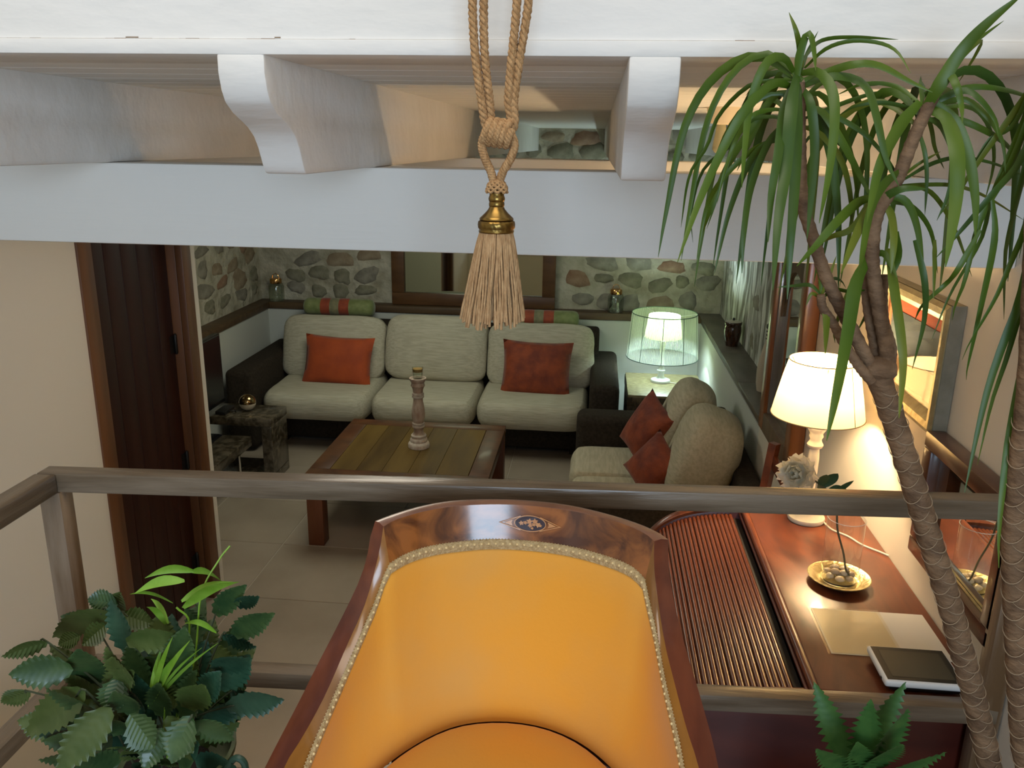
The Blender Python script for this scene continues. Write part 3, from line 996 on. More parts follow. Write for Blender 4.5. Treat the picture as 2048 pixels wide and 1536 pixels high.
# ================================================================== LOUNGE FURNITURE
# long sofa
sf = thing('sofa', (-1.2, 6.0, 0), 'long three-seat sofa with grey beige linen cushions and dark brown arms along the rear wall', 'sofa')
obj('base', M().box(-2.40, 0.02, 5.71, 6.50, 0.05, 0.27), 'sofa_brown', sf, bevel=0.015)
obj('back_frame', M().box(-2.45, 0.06, 6.36, 6.575, 0.05, 0.80), 'sofa_brown', sf, bevel=0.03, seg=3)
for x0, x1 in ((-2.60, -2.385), (0.0, 0.205)):
    obj('arm', M().box(x0, x1, 5.46, 6.52, 0.03, 0.615), 'sofa_brown', sf, bevel=0.045, seg=4)
for x_ in (-2.30, -0.10):
    for y_ in (5.78, 6.42):
        obj('foot', M().box(x_ - .03, x_ + .03, y_ - .03, y_ + .03, 0, 0.05), 'sofa_brown', sf)
for k, (x0, x1) in enumerate(((-2.375, -1.577), (-1.571, -0.808), (-0.802, -0.008))):
    c = cushion(x1 - x0, 0.80, 0.205, e=7, n=12, wr=0.008, seed=k, eh=3.2)
    obj('seat_cushion', xf(c, ((x0 + x1) / 2, 5.89, 0.345)), 'sofa_linen', sf, ang=80)
for k, (x0, x1, dz, tl, ro) in enumerate(((-2.395, -1.585, 0.0, -16, 0.0), (-1.575, -0.79, 0.022, -17, 0.01), (-0.785, 0.025, -0.005, -17, -0.01))):
    c = cushion(x1 - x0, 0.255, 0.50, e=6, n=14, wr=0.022, seed=10 + k, eh=6)
    for i, v in enumerate(c.v):
        f_ = 1 - (abs(v.x) / ((x1 - x0) / 2)) ** 3 * 0.4
        v.y *= (0.72 + 0.28 * math.cos(v.z / 0.25 * 1.3)) * f_
    obj('back_cushion', xf(c, ((x0 + x1) / 2, 6.135, 0.645 + dz), rx=R(tl), ry=ro), 'sofa_linen', sf, ang=80)

# two-seat sofa on the right wall
s2 = thing('sofa', (0.4, 4.3, 0), 'short two-seat sofa with bulging cream cushions against the right wall', 'sofa')
obj('base', M().box(-0.02, 0.80, 3.68, 4.97, 0.05, 0.26), 'sofa_brown', s2, bevel=0.015)
obj('back_frame', M().box(0.73, 0.845, 3.66, 5.0, 0.05, 0.66), 'sofa_brown', s2, bevel=0.03, seg=3)
for y0, y1 in ((3.62, 3.82), (4.79, 5.0)):
    obj('arm', M().box(-0.07, 0.80, y0, y1, 0.03, 0.615), 'sofa_brown', s2, bevel=0.05, seg=4)
for y_ in (3.74, 4.9):
    for x_ in (0.05, 0.72):
        obj('foot', M().box(x_ - .03, x_ + .03, y_ - .03, y_ + .03, 0, 0.05), 'sofa_brown', s2)
for k, (y0, y1) in enumerate(((4.328, 4.795), (3.825, 4.322))):
    c = cushion(0.70, y1 - y0, 0.20, e=7, n=12, wr=0.008, seed=20 + k, eh=3.2)
    obj('seat_cushion', xf(c, (0.255, (y0 + y1) / 2, 0.345)), 'sofa_linen_y', s2, ang=80)
for k, (yc, xc, zc, w_, h_, t_, tl) in enumerate(((4.63, 0.545, 0.660, 0.48, 0.50, 0.27, 22), (4.16, 0.605, 0.640, 0.53, 0.50, 0.33, 18))):
    c = cushion(t_, w_, h_, e=3.4, n=14, wr=0.03, seed=30 + k, eh=3.0)
    obj('back_cushion', xf(c, (xc, yc, zc), ry=R(tl), rz=R(-4)), 'sofa_linen_y', s2, ang=80)

# throw pillows
def put_pillow(label, w, h, t, loc, rx, ry_, rz, m, seed):
    p = xf(pillow(w, h, t, seed=seed), loc, rx, ry_, rz)
    o = obj('throw_pillow', p, m, org=loc, ang=85, weld=True)
    return tag(o, label, 'pillow', 'rust velvet throw pillows')


put_pillow('bright rust orange pillow on the left seat of the long sofa', 0.535, 0.385, 0.15, (-1.895, 5.90, 0.600), R(-20), R(2), 0, 'rust_velvet', 1)
put_pillow('dark rust velvet pillow on the right seat of the long sofa', 0.525, 0.425, 0.16, (-0.395, 5.885, 0.602), R(-20), R(0.5), R(-3), 'rust_velvet_dark', 2)
put_pillow('crumpled rust velvet pillow by the far arm of the short sofa', 0.31, 0.37, 0.14, (0.335, 4.56, 0.635), R(-22), R(20), R(-66), 'rust_velvet_dark', 3)
put_pillow('lower rust velvet pillow nearest the railing on the short sofa', 0.28, 0.30, 0.13, (0.350, 4.16, 0.565), R(-28), R(28), R(-62), 'rust_velvet_dark', 4)


def bolster(label, x0, x1, y, z, r, cols):
    b = thing('bolster', ((x0 + x1) / 2, y, z - r), label, 'cushion', 'striped bolsters on the long sofa')
    n = len(cols)
    edges = [x0 + (x1 - x0) * e for e in (0, 0.26, 0.39, 0.52, 0.66, 1.0)]
    for k, m_ in enumerate(cols):
        a, c2 = edges[k], edges[k + 1]
        if k == 0:
            prof = [(0.0, a), (r * .55, a + .003), (r * .86, a + .016), (r * .97, a + .034), (r, a + .055), (r, c2)]
        elif k == n - 1:
            prof = [(r, a), (r, c2 - .055), (r * .97, c2 - .034), (r * .86, c2 - .016), (r * .55, c2 - .003), (0, c2)]
        else:
            prof = [(r * 0.99, a), (r * 1.012, a + (c2 - a) * .3), (r * 1.012, a + (c2 - a) * .7), (r * 0.99, c2)]
        obj('end_panel' if k in (0, n - 1) else 'band', M().lathe(prof, (0, y, z), 22, 'x'), m_, b, ang=60)
    return b


CB = ('bolster_green', 'bolster_rust', 'bolster_olive', 'bolster_rust', 'bolster_green')
bolster('green and rust striped bolster on the left end of the long sofa back', -2.325, -1.745, 6.43, 0.906, 0.072, CB)
bolster('green and rust striped bolster behind the tassel on the sofa back', -0.68, -0.105, 6.42, 0.872, 0.070, CB)

# coffee table
ct = thing('coffee_table', (-1.04, 4.6, 0), 'square dark wooden coffee table with planked top in front of the long sofa', 'table')
X0, X1, Y0, Y1, ZT = -1.545, -0.53, 4.11, 5.09, 0.43
for a in ((X0, X1, Y0, Y0 + .105), (X0, X1, Y1 - .105, Y1), (X0, X0 + .115, Y0 + .1065, Y1 - .1065), (X1 - .115, X1, Y0 + .1065, Y1 - .1065)):
    obj('top_frame', M().box(a[0], a[1], a[2], a[3], ZT - .04, ZT), 'table_frame', ct, bevel=0.003)
xs = [X0 + .1165, -1.28, -1.135, -0.985, -0.83, X1 - .1165]
for k in range(5):
    obj('plank', M().box(xs[k], xs[k + 1] - .0015, Y0 + .1065, Y1 - .1065, ZT - .04, ZT - .0008), 'table_plank' if k % 2 == 0 else 'table_plank_b', ct, bevel=0.001, seg=1)
for x_ in (X0 + .005, X1 - .095):
    for y_ in (Y0 + .005, Y1 - .095):
        obj('leg', M().box(x_, x_ + .09, y_, y_ + .09, 0, ZT - .041), 'table_leg', ct, bevel=0.004)
for a in ((X0 + .1, X1 - .1, Y0 + .02, Y0 + .045), (X0 + .1, X1 - .1, Y1 - .045, Y1 - .02), (X0 + .02, X0 + .045, Y0 + .1, Y1 - .1), (X1 - .045, X1 - .02, Y0 + .1, Y1 - .1)):
    obj('apron', M().box(a[0], a[1], a[2], a[3], ZT - .13, ZT - .041), 'table_frame', ct)

# candlestick
cs = thing('candlestick', (-1.01, 4.63, ZT), 'tall turned whitewashed wooden candlestick standing on the coffee table', 'candlestick')
u_ = 0.00103


def prof(lst, zs):
    return [(r * u_, zs + (1225 - y) * u_) for r, y in lst]


zc = ZT
obj('foot', M().lathe(prof([(0, 1225), (62, 1225), (63, 1205), (58, 1196), (50, 1190), (51, 1178), (47, 1170), (44, 1166), (45, 1152), (40, 1146)], zc), (-1.01, 4.63, 0), 28), 'whitewash_band', cs, ang=40)
obj('stem', M().lathe(prof([(38, 1147), (30, 1136), (27, 1122), (30, 1108), (34, 1104)], zc), (-1.01, 4.63, 0), 28), 'whitewash_wood', cs, ang=50)
obj('ring', M().lathe(prof([(30, 1106), (36, 1101), (36, 1092), (31, 1088), (36, 1084), (36, 1076), (30, 1072)], zc), (-1.01, 4.63, 0), 28), 'whitewash_band', cs, ang=40)
obj('baluster', M().lathe(prof([(31, 1073), (36, 1050), (39, 1025), (38, 1000), (33, 970), (28, 945), (27, 930), (30, 924)], zc), (-1.01, 4.63, 0), 28), 'whitewash_wood', cs, ang=60)
obj('ring', M().lathe(prof([(28, 925), (35, 921), (35, 911), (30, 908), (35, 904), (34, 896), (28, 892)], zc), (-1.01, 4.63, 0), 28), 'whitewash_band', cs, ang=40)
obj('cup', M().lathe(prof([(28, 893), (30, 875), (36, 858), (41, 852), (38, 842), (36, 834), (44, 822), (49, 815), (49, 806), (40, 805), (34, 814), (0, 814)], zc), (-1.01, 4.63, 0), 28), 'whitewash_wood', cs, ang=40)
zt = ZT + (1225 - 812) * u_
vg = thing('tealight_glass', (-1.01, 4.63, zt), 'small clear tealight glass on top of the candlestick', 'candle holder')
obj('glass', M().lathe([(0, zt), (.027, zt), (.033, zt + .07), (.031, zt + .07), (.026, zt + .008), (0, zt + .008)], (-1.01, 4.63, 0), 22), 'jar_glass', vg, ang=40)
obj('wax', M().lathe([(0, zt + .044), (.0285, zt + .044), (.0295, zt + .062), (0, zt + .062)], (-1.01, 4.63, 0), 20), 'amber_wax', vg, ang=40)

# television bench, television, ornaments
tb = thing('tv_bench', (-2.4, 4.8, 0), 'low dark marbled television bench along the left alcove wall', 'bench')
obj('top_slab', M().box(-2.69, -2.055, 4.935, 5.225, 0.395, 0.45), 'lava_bench', tb, bevel=0.004)
obj('end_panel', M().box(-2.125, -2.058, 4.94, 5.22, 0.06, 0.394), 'lava_bench', tb, bevel=0.004)
obj('base_plate', M().box(-2.69, -2.058, 4.94, 5.22, 0.0, 0.06), 'lava_bench', tb, bevel=0.004)
obj('long_slab', M().box(-2.69, -2.19, 3.80, 4.93, 0.265, 0.33), 'lava_bench', tb, bevel=0.004)
obj('back_panel', M().box(-2.69, -2.62, 3.80, 4.93, 0.0, 0.264), 'lava_bench', tb, bevel=0.004)
obj('metal_leg', M().tube([(-2.225, 4.80, 0.0), (-2.225, 4.80, 0.264)], 0.009, 10), 'chrome', tb, label='thin chrome leg')
obj('metal_leg', M().tube([(-2.225, 3.90, 0.0), (-2.225, 3.90, 0.264)], 0.009, 10), 'chrome', tb, label='thin chrome leg')
tv = thing('television', (-2.47, 4.72, 0.33), 'flat black television standing on the dark bench', 'television')
obj('casing', M().box(-2.50, -2.455, 4.28, 5.155, 0.49, 0.96), 'tv_black', tv, bevel=0.006)
obj('screen', M().box(-2.4555, -2.4530, 4.295, 5.14, 0.515, 0.945), 'tv_screen', tv)
obj('stand', M().hexa([(-2.60, 4.45, 0.331), (-2.38, 4.45, 0.331), (-2.38, 4.92, 0.331), (-2.60, 4.92, 0.331)], [(-2.58, 4.47, 0.345), (-2.40, 4.47, 0.345), (-2.40, 4.90, 0.345), (-2.58, 4.90, 0.345)]), 'tv_black', tv)
obj('stand_neck', M().box(-2.505, -2.465, 4.62, 4.80, 0.345, 0.49), 'tv_black', tv)
bo = thing('ball_ornament', (-2.275, 5.10, 0.45), 'round bronze and cream ball ornament on the bench beside the television', 'ornament')
_cb = (-2.275, 5.10, 0.506)
obj('upper_half', M().lathe([(.056 * math.cos(a), .056 * math.sin(a)) for a in [R(-4 + 94 * i / 12) for i in range(13)]], _cb, 24), 'bronze_ball', bo, ang=80)
obj('lower_half', M().lathe([(.0555 * math.cos(a), .0555 * math.sin(a)) for a in [R(-90 + 86 * i / 12) for i in range(13)]], _cb, 24), 'ball_cream', bo, ang=80)
ct2 = thing('cable_box', (-2.37, 5.02, 0.45), 'small black box with a loose plug beside the ball ornament', 'box')
obj('casing', M().box(-2.445, -2.375, 4.97, 5.12, 0.451, 0.475), 'black_plastic', ct2, bevel=0.004)
obj('cable', M().tube(catmull([(-2.375, 5.03, 0.463), (-2.350, 5.035, 0.462), (-2.338, 5.05, 0.458), (-2.352, 5.07, 0.456)], 5), 0.004, 6), 'black_plastic', ct2)
rc = obj('round_puck', M().lathe([(0, .331), (.06, .331), (.065, .34), (.06, .352), (0, .356)], (-2.40, 4.28, 0), 20), 'black_plastic', org=(-2.40, 4.28, 0.331))
tag(rc, 'flat round black disc on the low slab of the bench', 'speaker')

# rear mirror on the ledge
mr = thing('wall_mirror', (-0.98, 6.67, 0.902), 'wide brown framed mirror leaning on the rear ledge under the stones', 'mirror')
mx0, mx1, mz0, mz1 = -1.655, -0.31, 0.903, 1.80
obj('frame_bar', M().box(mx0, mx1, 6.645, 6.70, mz0, mz0 + .10), 'brown_frame', mr, bevel=0.006)
obj('frame_bar', M().box(mx0, mx1, 6.645, 6.70, mz1 - .10, mz1), 'brown_frame', mr, bevel=0.006)
obj('frame_bar', M().box(mx0, mx0 + .105, 6.645, 6.70, mz0 + .10, mz1 - .10), 'brown_frame', mr, bevel=0.006)
obj('frame_bar', M().box(mx1 - .105, mx1, 6.645, 6.70, mz0 + .10, mz1 - .10), 'brown_frame', mr, bevel=0.006)
obj('glass', M().box(mx0 + .10, mx1 - .10, 6.675, 6.69, mz0 + .095, mz1 - .095), 'dim_mirror', mr, smooth=False)


def jar(label, x, y, z):
    j = thing('jar_lantern', (x, y, z), label, 'lantern', 'glass lantern jars on the rear ledge')
    r = 0.064
    obj('jar', M().lathe([(0, z), (r * .95, z), (r, z + .01), (r, z + .12), (r * .85, z + .145), (r * .66, z + .152), (r * .64, z + .150), (r * .83, z + .142), (r * .965, z + .118), (r * .965, z + .012), (0, z + .008)], (x, y, 0), 22), 'jar_glass', j, ang=50)
    lid = obj('lid', M().lathe([(r * .72, z + .145), (r * .76, z + .150), (r * .76, z + .178), (r * .70, z + .186), (r * .35, z + .190), (0, z + .191)], (x, y, 0), 22), 'copper', j, ang=40, label='shiny copper lid')
    obj('handle', M().tube([(x + .028 * math.cos(a), y, z + .190 + .034 * math.sin(a)) for a in [PI * i / 12 for i in range(13)]], 0.0028, 6), 'copper', j)
    return j


jar('glass jar lantern with a copper lid on the ledge right of the tassel', 0.180, 6.652, 0.901)
jar('glass jar lantern with copper lid in the left corner of the ledge', -2.640, 6.650, 0.901)

# brown glazed jar and striped bottle on the slate sill
bj = thing('ceramic_jar', (0.945, 5.60, 0.903), 'glossy dark brown ceramic jar with a cream lid on the slate sill', 'jar')
obj('body', M().lathe([(0, .904), (.040, .904), (.043, .92), (.054, .965), (.058, 1.0), (.056, 1.03), (.052, 1.042), (.058, 1.052), (.059, 1.065), (.056, 1.068)], (.945, 5.60, 0), 26, wob=lambda a, z: 0.02 * math.sin(6 * a)), 'brown_glaze', bj, ang=50)
obj('lid', M().lathe([(.055, 1.060), (.052, 1.070), (.030, 1.076), (0, 1.078)], (.945, 5.60, 0), 24), 'cream_lid', bj, ang=50)
obj('knob', M().lathe([(.006, 1.074), (.009, 1.086), (.006, 1.094), (0, 1.096)], (.945, 5.60, 0), 12), 'black_band', bj, ang=50)
bv = thing('bottle_vase', (0.965, 4.52, 0.903), 'pale clay bottle with black neck stripes half hidden behind the wall edge', 'vase')
bvp = [(.0, .904), (.045, .904), (.053, .95), (.054, 1.02), (.046, 1.09), (.032, 1.15), (.023, 1.19), (.020, 1.23), (.020, 1.27)]
obj('body', M().lathe(bvp, (.965, 4.52, 0), 22), 'pale_clay', bv, ang=60)
for z_ in (1.195, 1.215, 1.235):
    obj('stripe', M().lathe([(.0205, z_), (.0235, z_ + .002), (.0235, z_ + .007), (.0205, z_ + .009)], (.965, 4.52, 0), 20), 'black_band', bv, ang=60)
obj('rim', M().lathe([(.020, 1.252), (.026, 1.26), (.026, 1.275), (.018, 1.282), (0, 1.282)], (.965, 4.52, 0), 20), 'black_band', bv, ang=60)

# side table and string lamp
st = thing('side_table', (0.545, 5.97, 0), 'cube side table with grained woven veneer in the corner beside the long sofa', 'table')
obj('top', M().box(0.272, 0.825, 5.675, 6.285, 0.42, 0.50), 'weave_top', st, bevel=0.004)
obj('edge_band', M().box(0.268, 0.829, 5.670, 6.290, 0.418, 0.485), 'weave_side', st, bevel=0.003)
for x_ in (0.272, 0.745):
    for y_ in (5.675, 6.205):
        obj('leg', M().box(x_, x_ + .08, y_, y_ + .08, 0, 0.418), 'weave_side', st, bevel=0.003)
lp = thing('table_lamp', (0.525, 6.06, 0.50), 'white table lamp with a big see-through string shade glowing greenish in the corner', 'lamp')
lx, ly = 0.525, 6.06
obj('base', M().lathe([(0, .50), (.072, .50), (.074, .508), (.070, .518), (.040, .526), (.026, .540), (.022, .560), (.026, .580), (.032, .590), (.024, .600), (.018, .612), (.026, .622), (.026, .632), (.018, .642), (.014, .70), (.018, .76), (.022, .80), (.026, .815), (.016, .825), (.016, .86), (0, .862)], (lx, ly, 0), 24), 'lamp_enamel', lp, ang=50)
osh = obj('outer_shade', M().lathe([(.262, .690), (.258, .74), (.253, .80), (.249, .86), (.243, .94), (.237, 1.022)], (lx, ly, 0), 48), 'string_shade', lp, ang=60, label='sheer string shade')
osh.data.polygons.foreach_set('use_smooth', [True] * len(osh.data.polygons))
# open tube: drop the end caps
def open_ends(o):
    bm = bmesh.new()
    bm.from_mesh(o.data)
    big = [f for f in bm.faces if len(f.verts) > 8]
    bmesh.ops.delete(bm, geom=big, context='FACES_ONLY')
    bm.to_mesh(o.data)
    bm.free()
    o.data.update()


open_ends(osh)
for (r_, z_) in ((.262, .690), (.237, 1.022)):
    obj('shade_ring', M().tube([(lx + r_ * math.cos(2 * PI * i / 48), ly + r_ * math.sin(2 * PI * i / 48), z_) for i in range(49)], 0.0032, 6, cap=False), 'string_dark', osh)
for i in range(10):
    a = 2 * PI * (i + .35) / 10
    obj('seam', M().tube([(lx + .2625 * math.cos(a), ly + .2625 * math.sin(a), .690), (lx + .2378 * math.cos(a), ly + .2378 * math.sin(a), 1.022)], 0.0020, 5), 'string_dark', osh)
_sg = M()
for i in range(150):
    a = 2 * PI * i / 150
    _sg.tube([(lx + .2618 * math.cos(a), ly + .2618 * math.sin(a), .692), (lx + .2368 * math.cos(a), ly + .2368 * math.sin(a), 1.020)], 0.0009, 3, cap=False)
obj('shade_string', _sg, 'string_white', osh, kind='stuff')
ish = obj('inner_shade', M().lathe([(.138, .842), (.130, .90), (.122, .95), (.114, 1.006)], (lx, ly, 0), 60, wob=lambda a, z: 0.012 * math.sin(30 * a)), 'inner_shade', lp, ang=80, label='small pleated yellow inner shade')
open_ends(ish)
sp = M()
for i in range(3):
    a = 2 * PI * i / 3
    sp.tube([(lx, ly, .862), (lx + .114 * math.cos(a), ly + .114 * math.sin(a), 1.0)], 0.002, 5)
    sp.tube([(lx + .114 * math.cos(a), ly + .114 * math.sin(a), 1.0), (lx + .237 * math.cos(a), ly + .237 * math.sin(a), 1.02)], 0.002, 5)
obj('shade_holder', sp, 'lamp_enamel', lp)
obj('cord', M().tube(catmull([(lx + .06, ly - .03, .507), (.66, 6.00, .5045), (.74, 6.03, .5045), (.80, 5.97, .5045)], 6), 0.0032, 6), 'cord_white', lp)

# tall arched mirror on the right wall
tm = thing('wall_mirror', (0.84, 3.51, 0.93), 'tall narrow arched mirror in a reddish wooden frame on the right wall', 'mirror')
ty0, ty1, tz0, tz1 = 3.20, 3.82, 0.935, 1.93
obj('frame_bar', M().box(.80, .858, ty0, ty0 + .085, tz0, tz1), 'tall_frame', tm, bevel=0.006)
obj('frame_bar', M().box(.80, .858, ty1 - .085, ty1, tz0, tz1), 'tall_frame', tm, bevel=0.006)
obj('frame_bar', M().box(.80, .858, ty0 + .085, ty1 - .085, tz0, tz0 + .09), 'tall_frame_dark', tm, bevel=0.006)
obj('frame_bar', M().box(.80, .858, ty0 + .085, ty1 - .085, tz1 - .09, tz1), 'tall_frame_dark', tm, bevel=0.006)
for (a, b) in ((ty0 + .085, ty0 + .105), (ty1 - .105, ty1 - .085)):
    obj('bevel_strip', M().box(.815, .850, a, b, tz0 + .09, tz1 - .09), 'grey_bevel', tm, bevel=0.004)
obj('glass', M().box(.838, .846, ty0 + .085, ty1 - .085, tz0 + .085, tz1 - .085), 'mirror', tm, smooth=False)
yc_ = (ty0 + ty1) / 2
hw = (ty1 - ty0) / 2 - .105
zz0 = 1.48
for sg in (-1, 1):
    poly = [(yc_ + sg * hw * math.cos(R(a)), zz0 + hw * 1.1 * math.sin(R(a))) for a in range(0, 91, 10)] + [(yc_, tz1 - .09), (yc_ + sg * hw, tz1 - .09)]
    obj('spandrel', M().prism(poly, lambda u, v: (.826, u, v), lambda u, v: (.837, u, v)), 'tall_frame_dark', tm, ang=40)

# ================================================================== RIGHT WALL: PICTURE, DESK AND WHAT STANDS ON IT
pc = thing('framed_picture', (0.84, 2.22, 1.53), 'gold framed misty landscape print with orange mount above the desk lamp', 'picture')
py0, py1, pz0, pz1, pf = 1.985, 2.475, 1.535, 1.852, 0.820
fw = 0.046


def gold_bar(a, b, c, d):
    """outer edge a-b, inner edge c-d as (y, z) pairs; a raised rounded moulding"""
    m_ = M()
    rows_ = []
    for t, x_ in ((0, 0.858), (0, pf + 0.004), (0.25, pf - 0.002), (0.6, pf), (0.85, pf + 0.010), (1, pf + 0.016), (1, 0.858)):
        rows_.append([(x_, a[0] + (c[0] - a[0]) * t, a[1] + (c[1] - a[1]) * t), (x_, b[0] + (d[0] - b[0]) * t, b[1] + (d[1] - b[1]) * t)])
    m_.grid(rows_)
    return m_


oc = [(py0, pz0), (py1, pz0), (py1, pz1), (py0, pz1)]
ic = [(py0 + fw, pz0 + fw), (py1 - fw, pz0 + fw), (py1 - fw, pz1 - fw), (py0 + fw, pz1 - fw)]
for k in range(4):
    k2 = (k + 1) % 4
    obj('frame_bar', gold_bar(oc[k], oc[k2], ic[k], ic[k2]), 'gold_frame', pc, ang=30)
sd = M()
for k in range(4):
    k2 = (k + 1) % 4
    o_ = 0.0015
    ey = [-o_ if p[0] == py0 else o_ for p in oc]
    ez = [-o_ if p[1] == pz0 else o_ for p in oc]
    sd.grid([[(.859, oc[k][0] + ey[k], oc[k][1] + ez[k]), (.859, oc[k2][0] + ey[k2], oc[k2][1] + ez[k2])], [(pf + .006, oc[k][0] + ey[k], oc[k][1] + ez[k]), (pf + .006, oc[k2][0] + ey[k2], oc[k2][1] + ez[k2])]])
obj('frame_edge', sd, 'frame_side', pc, smooth=False)
iy0, iy1, iz0, iz1 = py0 + fw, py1 - fw, pz0 + fw, pz1 - fw
obj('mount', M().box(.842, .850, iy0 - .004, iy1 + .004, iz0 - .004, iz1 + .004), 'orange_mat', pc, smooth=False)
obj('print_sheet', M().box(.8405, .8419, iy0 + .026, iy1 - .026, iz0 + .012, iz1 - .033), 'print_sky', pc, smooth=False)
obj('print_ground', M().box(.8395, .8404, iy0 + .026, iy1 - .026, iz0 + .012, iz0 + .085), 'print_paper', pc, smooth=False)
obj('glass', M().box(.8365, .8385, iy0 - .004, iy1 + .004, iz0 - .004, iz1 + .004), 'pane', pc, smooth=False)

dm = thing('wall_mirror', (0.84, 1.76, 1.24), 'dark mahogany framed mirror above the desk reflecting the glass vase', 'mirror')
dy0, dy1, dz0, dz1 = 1.540, 1.985, 1.235, 1.550
for k, a in enumerate(((dy0, dy1, dz0, dz0 + .040), (dy0, dy1, dz1 - .040, dz1), (dy0, dy0 + .046, dz0 + .040, dz1 - .040), (dy1 - .046, dy1, dz0 + .040, dz1 - .040))):
    obj('frame_bar', M().box(.812, .858, a[0], a[1], a[2], a[3]), 'desk_mirror_frame', dm, bevel=0.005)
obj('glass', M().box(.838, .846, dy0 + .042, dy1 - .042, dz0 + .036, dz1 - .036), 'mirror', dm, smooth=False)
obj('gilt_slip', M().box(.831, .837, dy0 + .046, dy1 - .046, dz0 + .040, dz0 + .042), 'gold_frame', dm, smooth=False)

# roll-top desk
dk = thing('roll_top_desk', (0.5, 2.05, 0), 'mahogany roll-top desk with ribbed tambour lid against the right wall', 'desk')
E0, E1 = 1.572, 2.525
PROF = [(.492, 1.068), (.44, 1.066), (.39, 1.060), (.34, 1.048), (.295, 1.030), (.255, 1.004), (.222, .970), (.198, .932), (.182, .89), (.172, .85), (.168, .80)]
TP = catmull([(a, 0, b) for a, b in PROF], 5)
endp = [(.855, 0.0), (.855, 1.076), (.497, 1.076)] + [(p.x, p.z + 0.011) for p in TP] + [(.06, .80), (.06, .76), (.10, .74), (.10, 0.0)]
for y0, y1 in ((E0, E0 + .026), (E1 - .030, E1)):
    obj('end_panel', M().prism(endp, lambda u, v: (u, y0, v), lambda u, v: (u, y1, v)), 'desk_body', dk, bevel=0.002, ang=40)
lipm = M()
lip = [(p.x, p.z + 0.012) for p in TP]
lipm.grid([[(u, E1 - .032, v) for u, v in lip], [(u, E1 - .034, v + .010) for u, v in lip], [(u, E1 - .022, v + .016) for u, v in lip], [(u, E1 + .002, v + .010) for u, v in lip], [(u, E1 + .004, v - .002) for u, v in lip]])
obj('end_moulding', lipm, 'desk_top', dk, ang=60)
obj('top', M().box(.512, .857, E0 - .006, E1 + .012, 1.077, 1.100), 'desk_top', dk, bevel=0.003)
obj('top_lip', M().tube([(.507, E0 - .006, 1.088), (.507, E1 + .012, 1.088)], 0.0118, 12), 'desk_top', dk, ang=60)
obj('top_bead', M().tube([(.4945, E0 - .004, 1.076), (.4945, E1 - .034, 1.076)], 0.0050, 8), 'desk_body', dk, ang=60)
obj('slot', M().box(.476, .4935, E0 + .026, E1 - .03, 1.03, 1.055), 'slot_black', dk, smooth=False)
obj('back_panel', M().box(.835, .855, E0 + .027, E1 - .031, 0.05, 1.075), 'desk_body', dk, smooth=False)
obj('writing_board', M().box(.06, .834, E0 + .027, E1 - .031, .74, .79), 'desk_body', dk, bevel=0.004)
for y0, y1 in ((E0 + .028, E0 + .33), (E1 - .33, E1 - .032)):
    obj('pedestal', M().box(.12, .834, y0, y1, 0.04, .739), 'desk_body', dk, bevel=0.003)
    for z0, z1 in ((.08, .28), (.30, .50), (.52, .71)):
        d_ = obj('drawer', M().box(.104, .119, y0 + .015, y1 - .015, z0, z1), 'desk_top', dk, bevel=0.003)
        obj('knob', M().lathe([(0, .085), (.013, .087), (.015, .093), (.008, .099), (.008, .1045)], (0, (y0 + y1) / 2, (z0 + z1) / 2), 14, 'x'), 'brass', d_)
# tambour slats, all sharing one mesh
_sl = M()
_cs = [(-.0062, -.004), (-.0060, .0005), (-.0045, .0036), (-.0016, .0052), (.0016, .0052), (.0045, .0036), (.0060, .0005), (.0062, -.004)]
_sl.prism(_cs, lambda u, v: (u, E0 + .027 - 2.05, v), lambda u, v: (u, E1 - .035 - 2.05, v))
_slm = me(_sl, 'tambour', ang=50, name='slat')
path = resample(TP[2:], 400)
Ls = 0
acc = [0]
for i in range(1, 400):
    acc.append(acc[-1] + (path[i] - path[i - 1]).length)
s_ = 0.006
while s_ < acc[-1]:
    k = min(398, next(i for i in range(400) if acc[i] >= s_))
    t_ = (path[min(k + 1, 399)] - path[max(k - 1, 0)]).normalized()
    a_ = math.atan2(-t_.z, t_.x)
    inst('slat', _slm, dk, (path[k].x, 2.05, path[k].z), (0, a_ + PI, 0))
    s_ += 0.01285

# desk lamp
dl = thing('table_lamp', (0.680, 2.42, 1.10), 'lit cream table lamp with a turned column and drum shade on the desk', 'lamp')
ax, ay, az = 0.680, 2.42, 1.1005
obj('base', M().lathe([(0, 0), (.053, 0), (.056, .006), (.054, .013), (.040, .018), (.032, .026), (.023, .036), (.0185, .050)], (ax, ay, az), 28), 'lamp_white', dl, ang=50)
obj('column', M().lathe([(.0185, .050), (.0145, .075), (.0165, .20), (.0135, .232), (.021, .238), (.024, .246), (.019, .254), (.0165, .262), (.021, .272), (.0185, .281), (.024, .290), (.031, .301), (.031, .309), (.012, .314), (.012, .345)], (ax, ay, az), 28), 'lamp_white', dl, ang=50)
shd = obj('shade', M().lathe([(.133, 1.438), (.122, 1.495), (.108, 1.56), (.0965, 1.606)], (ax - .004, ay, 0), 48), 'linen_shade', dl, ang=80, label='glowing cream drum shade')
open_ends(shd)
for (r_, z_) in ((.1335, 1.438), (.0970, 1.606)):
    obj('shade_trim', M().tube([(ax - .004 + r_ * math.cos(2 * PI * i / 48), ay + r_ * math.sin(2 * PI * i / 48), z_) for i in range(49)], 0.0016, 6, cap=False), 'shade_trim', shd)
obj('shade_seam', M().tube([(ax - .004 + .1336 * math.cos(-.95), ay + .1336 * math.sin(-.95), 1.44), (ax - .004 + .0972 * math.cos(-.95), ay + .0972 * math.sin(-.95), 1.605)], 0.0012, 5), 'shade_trim', shd)
hd = M()
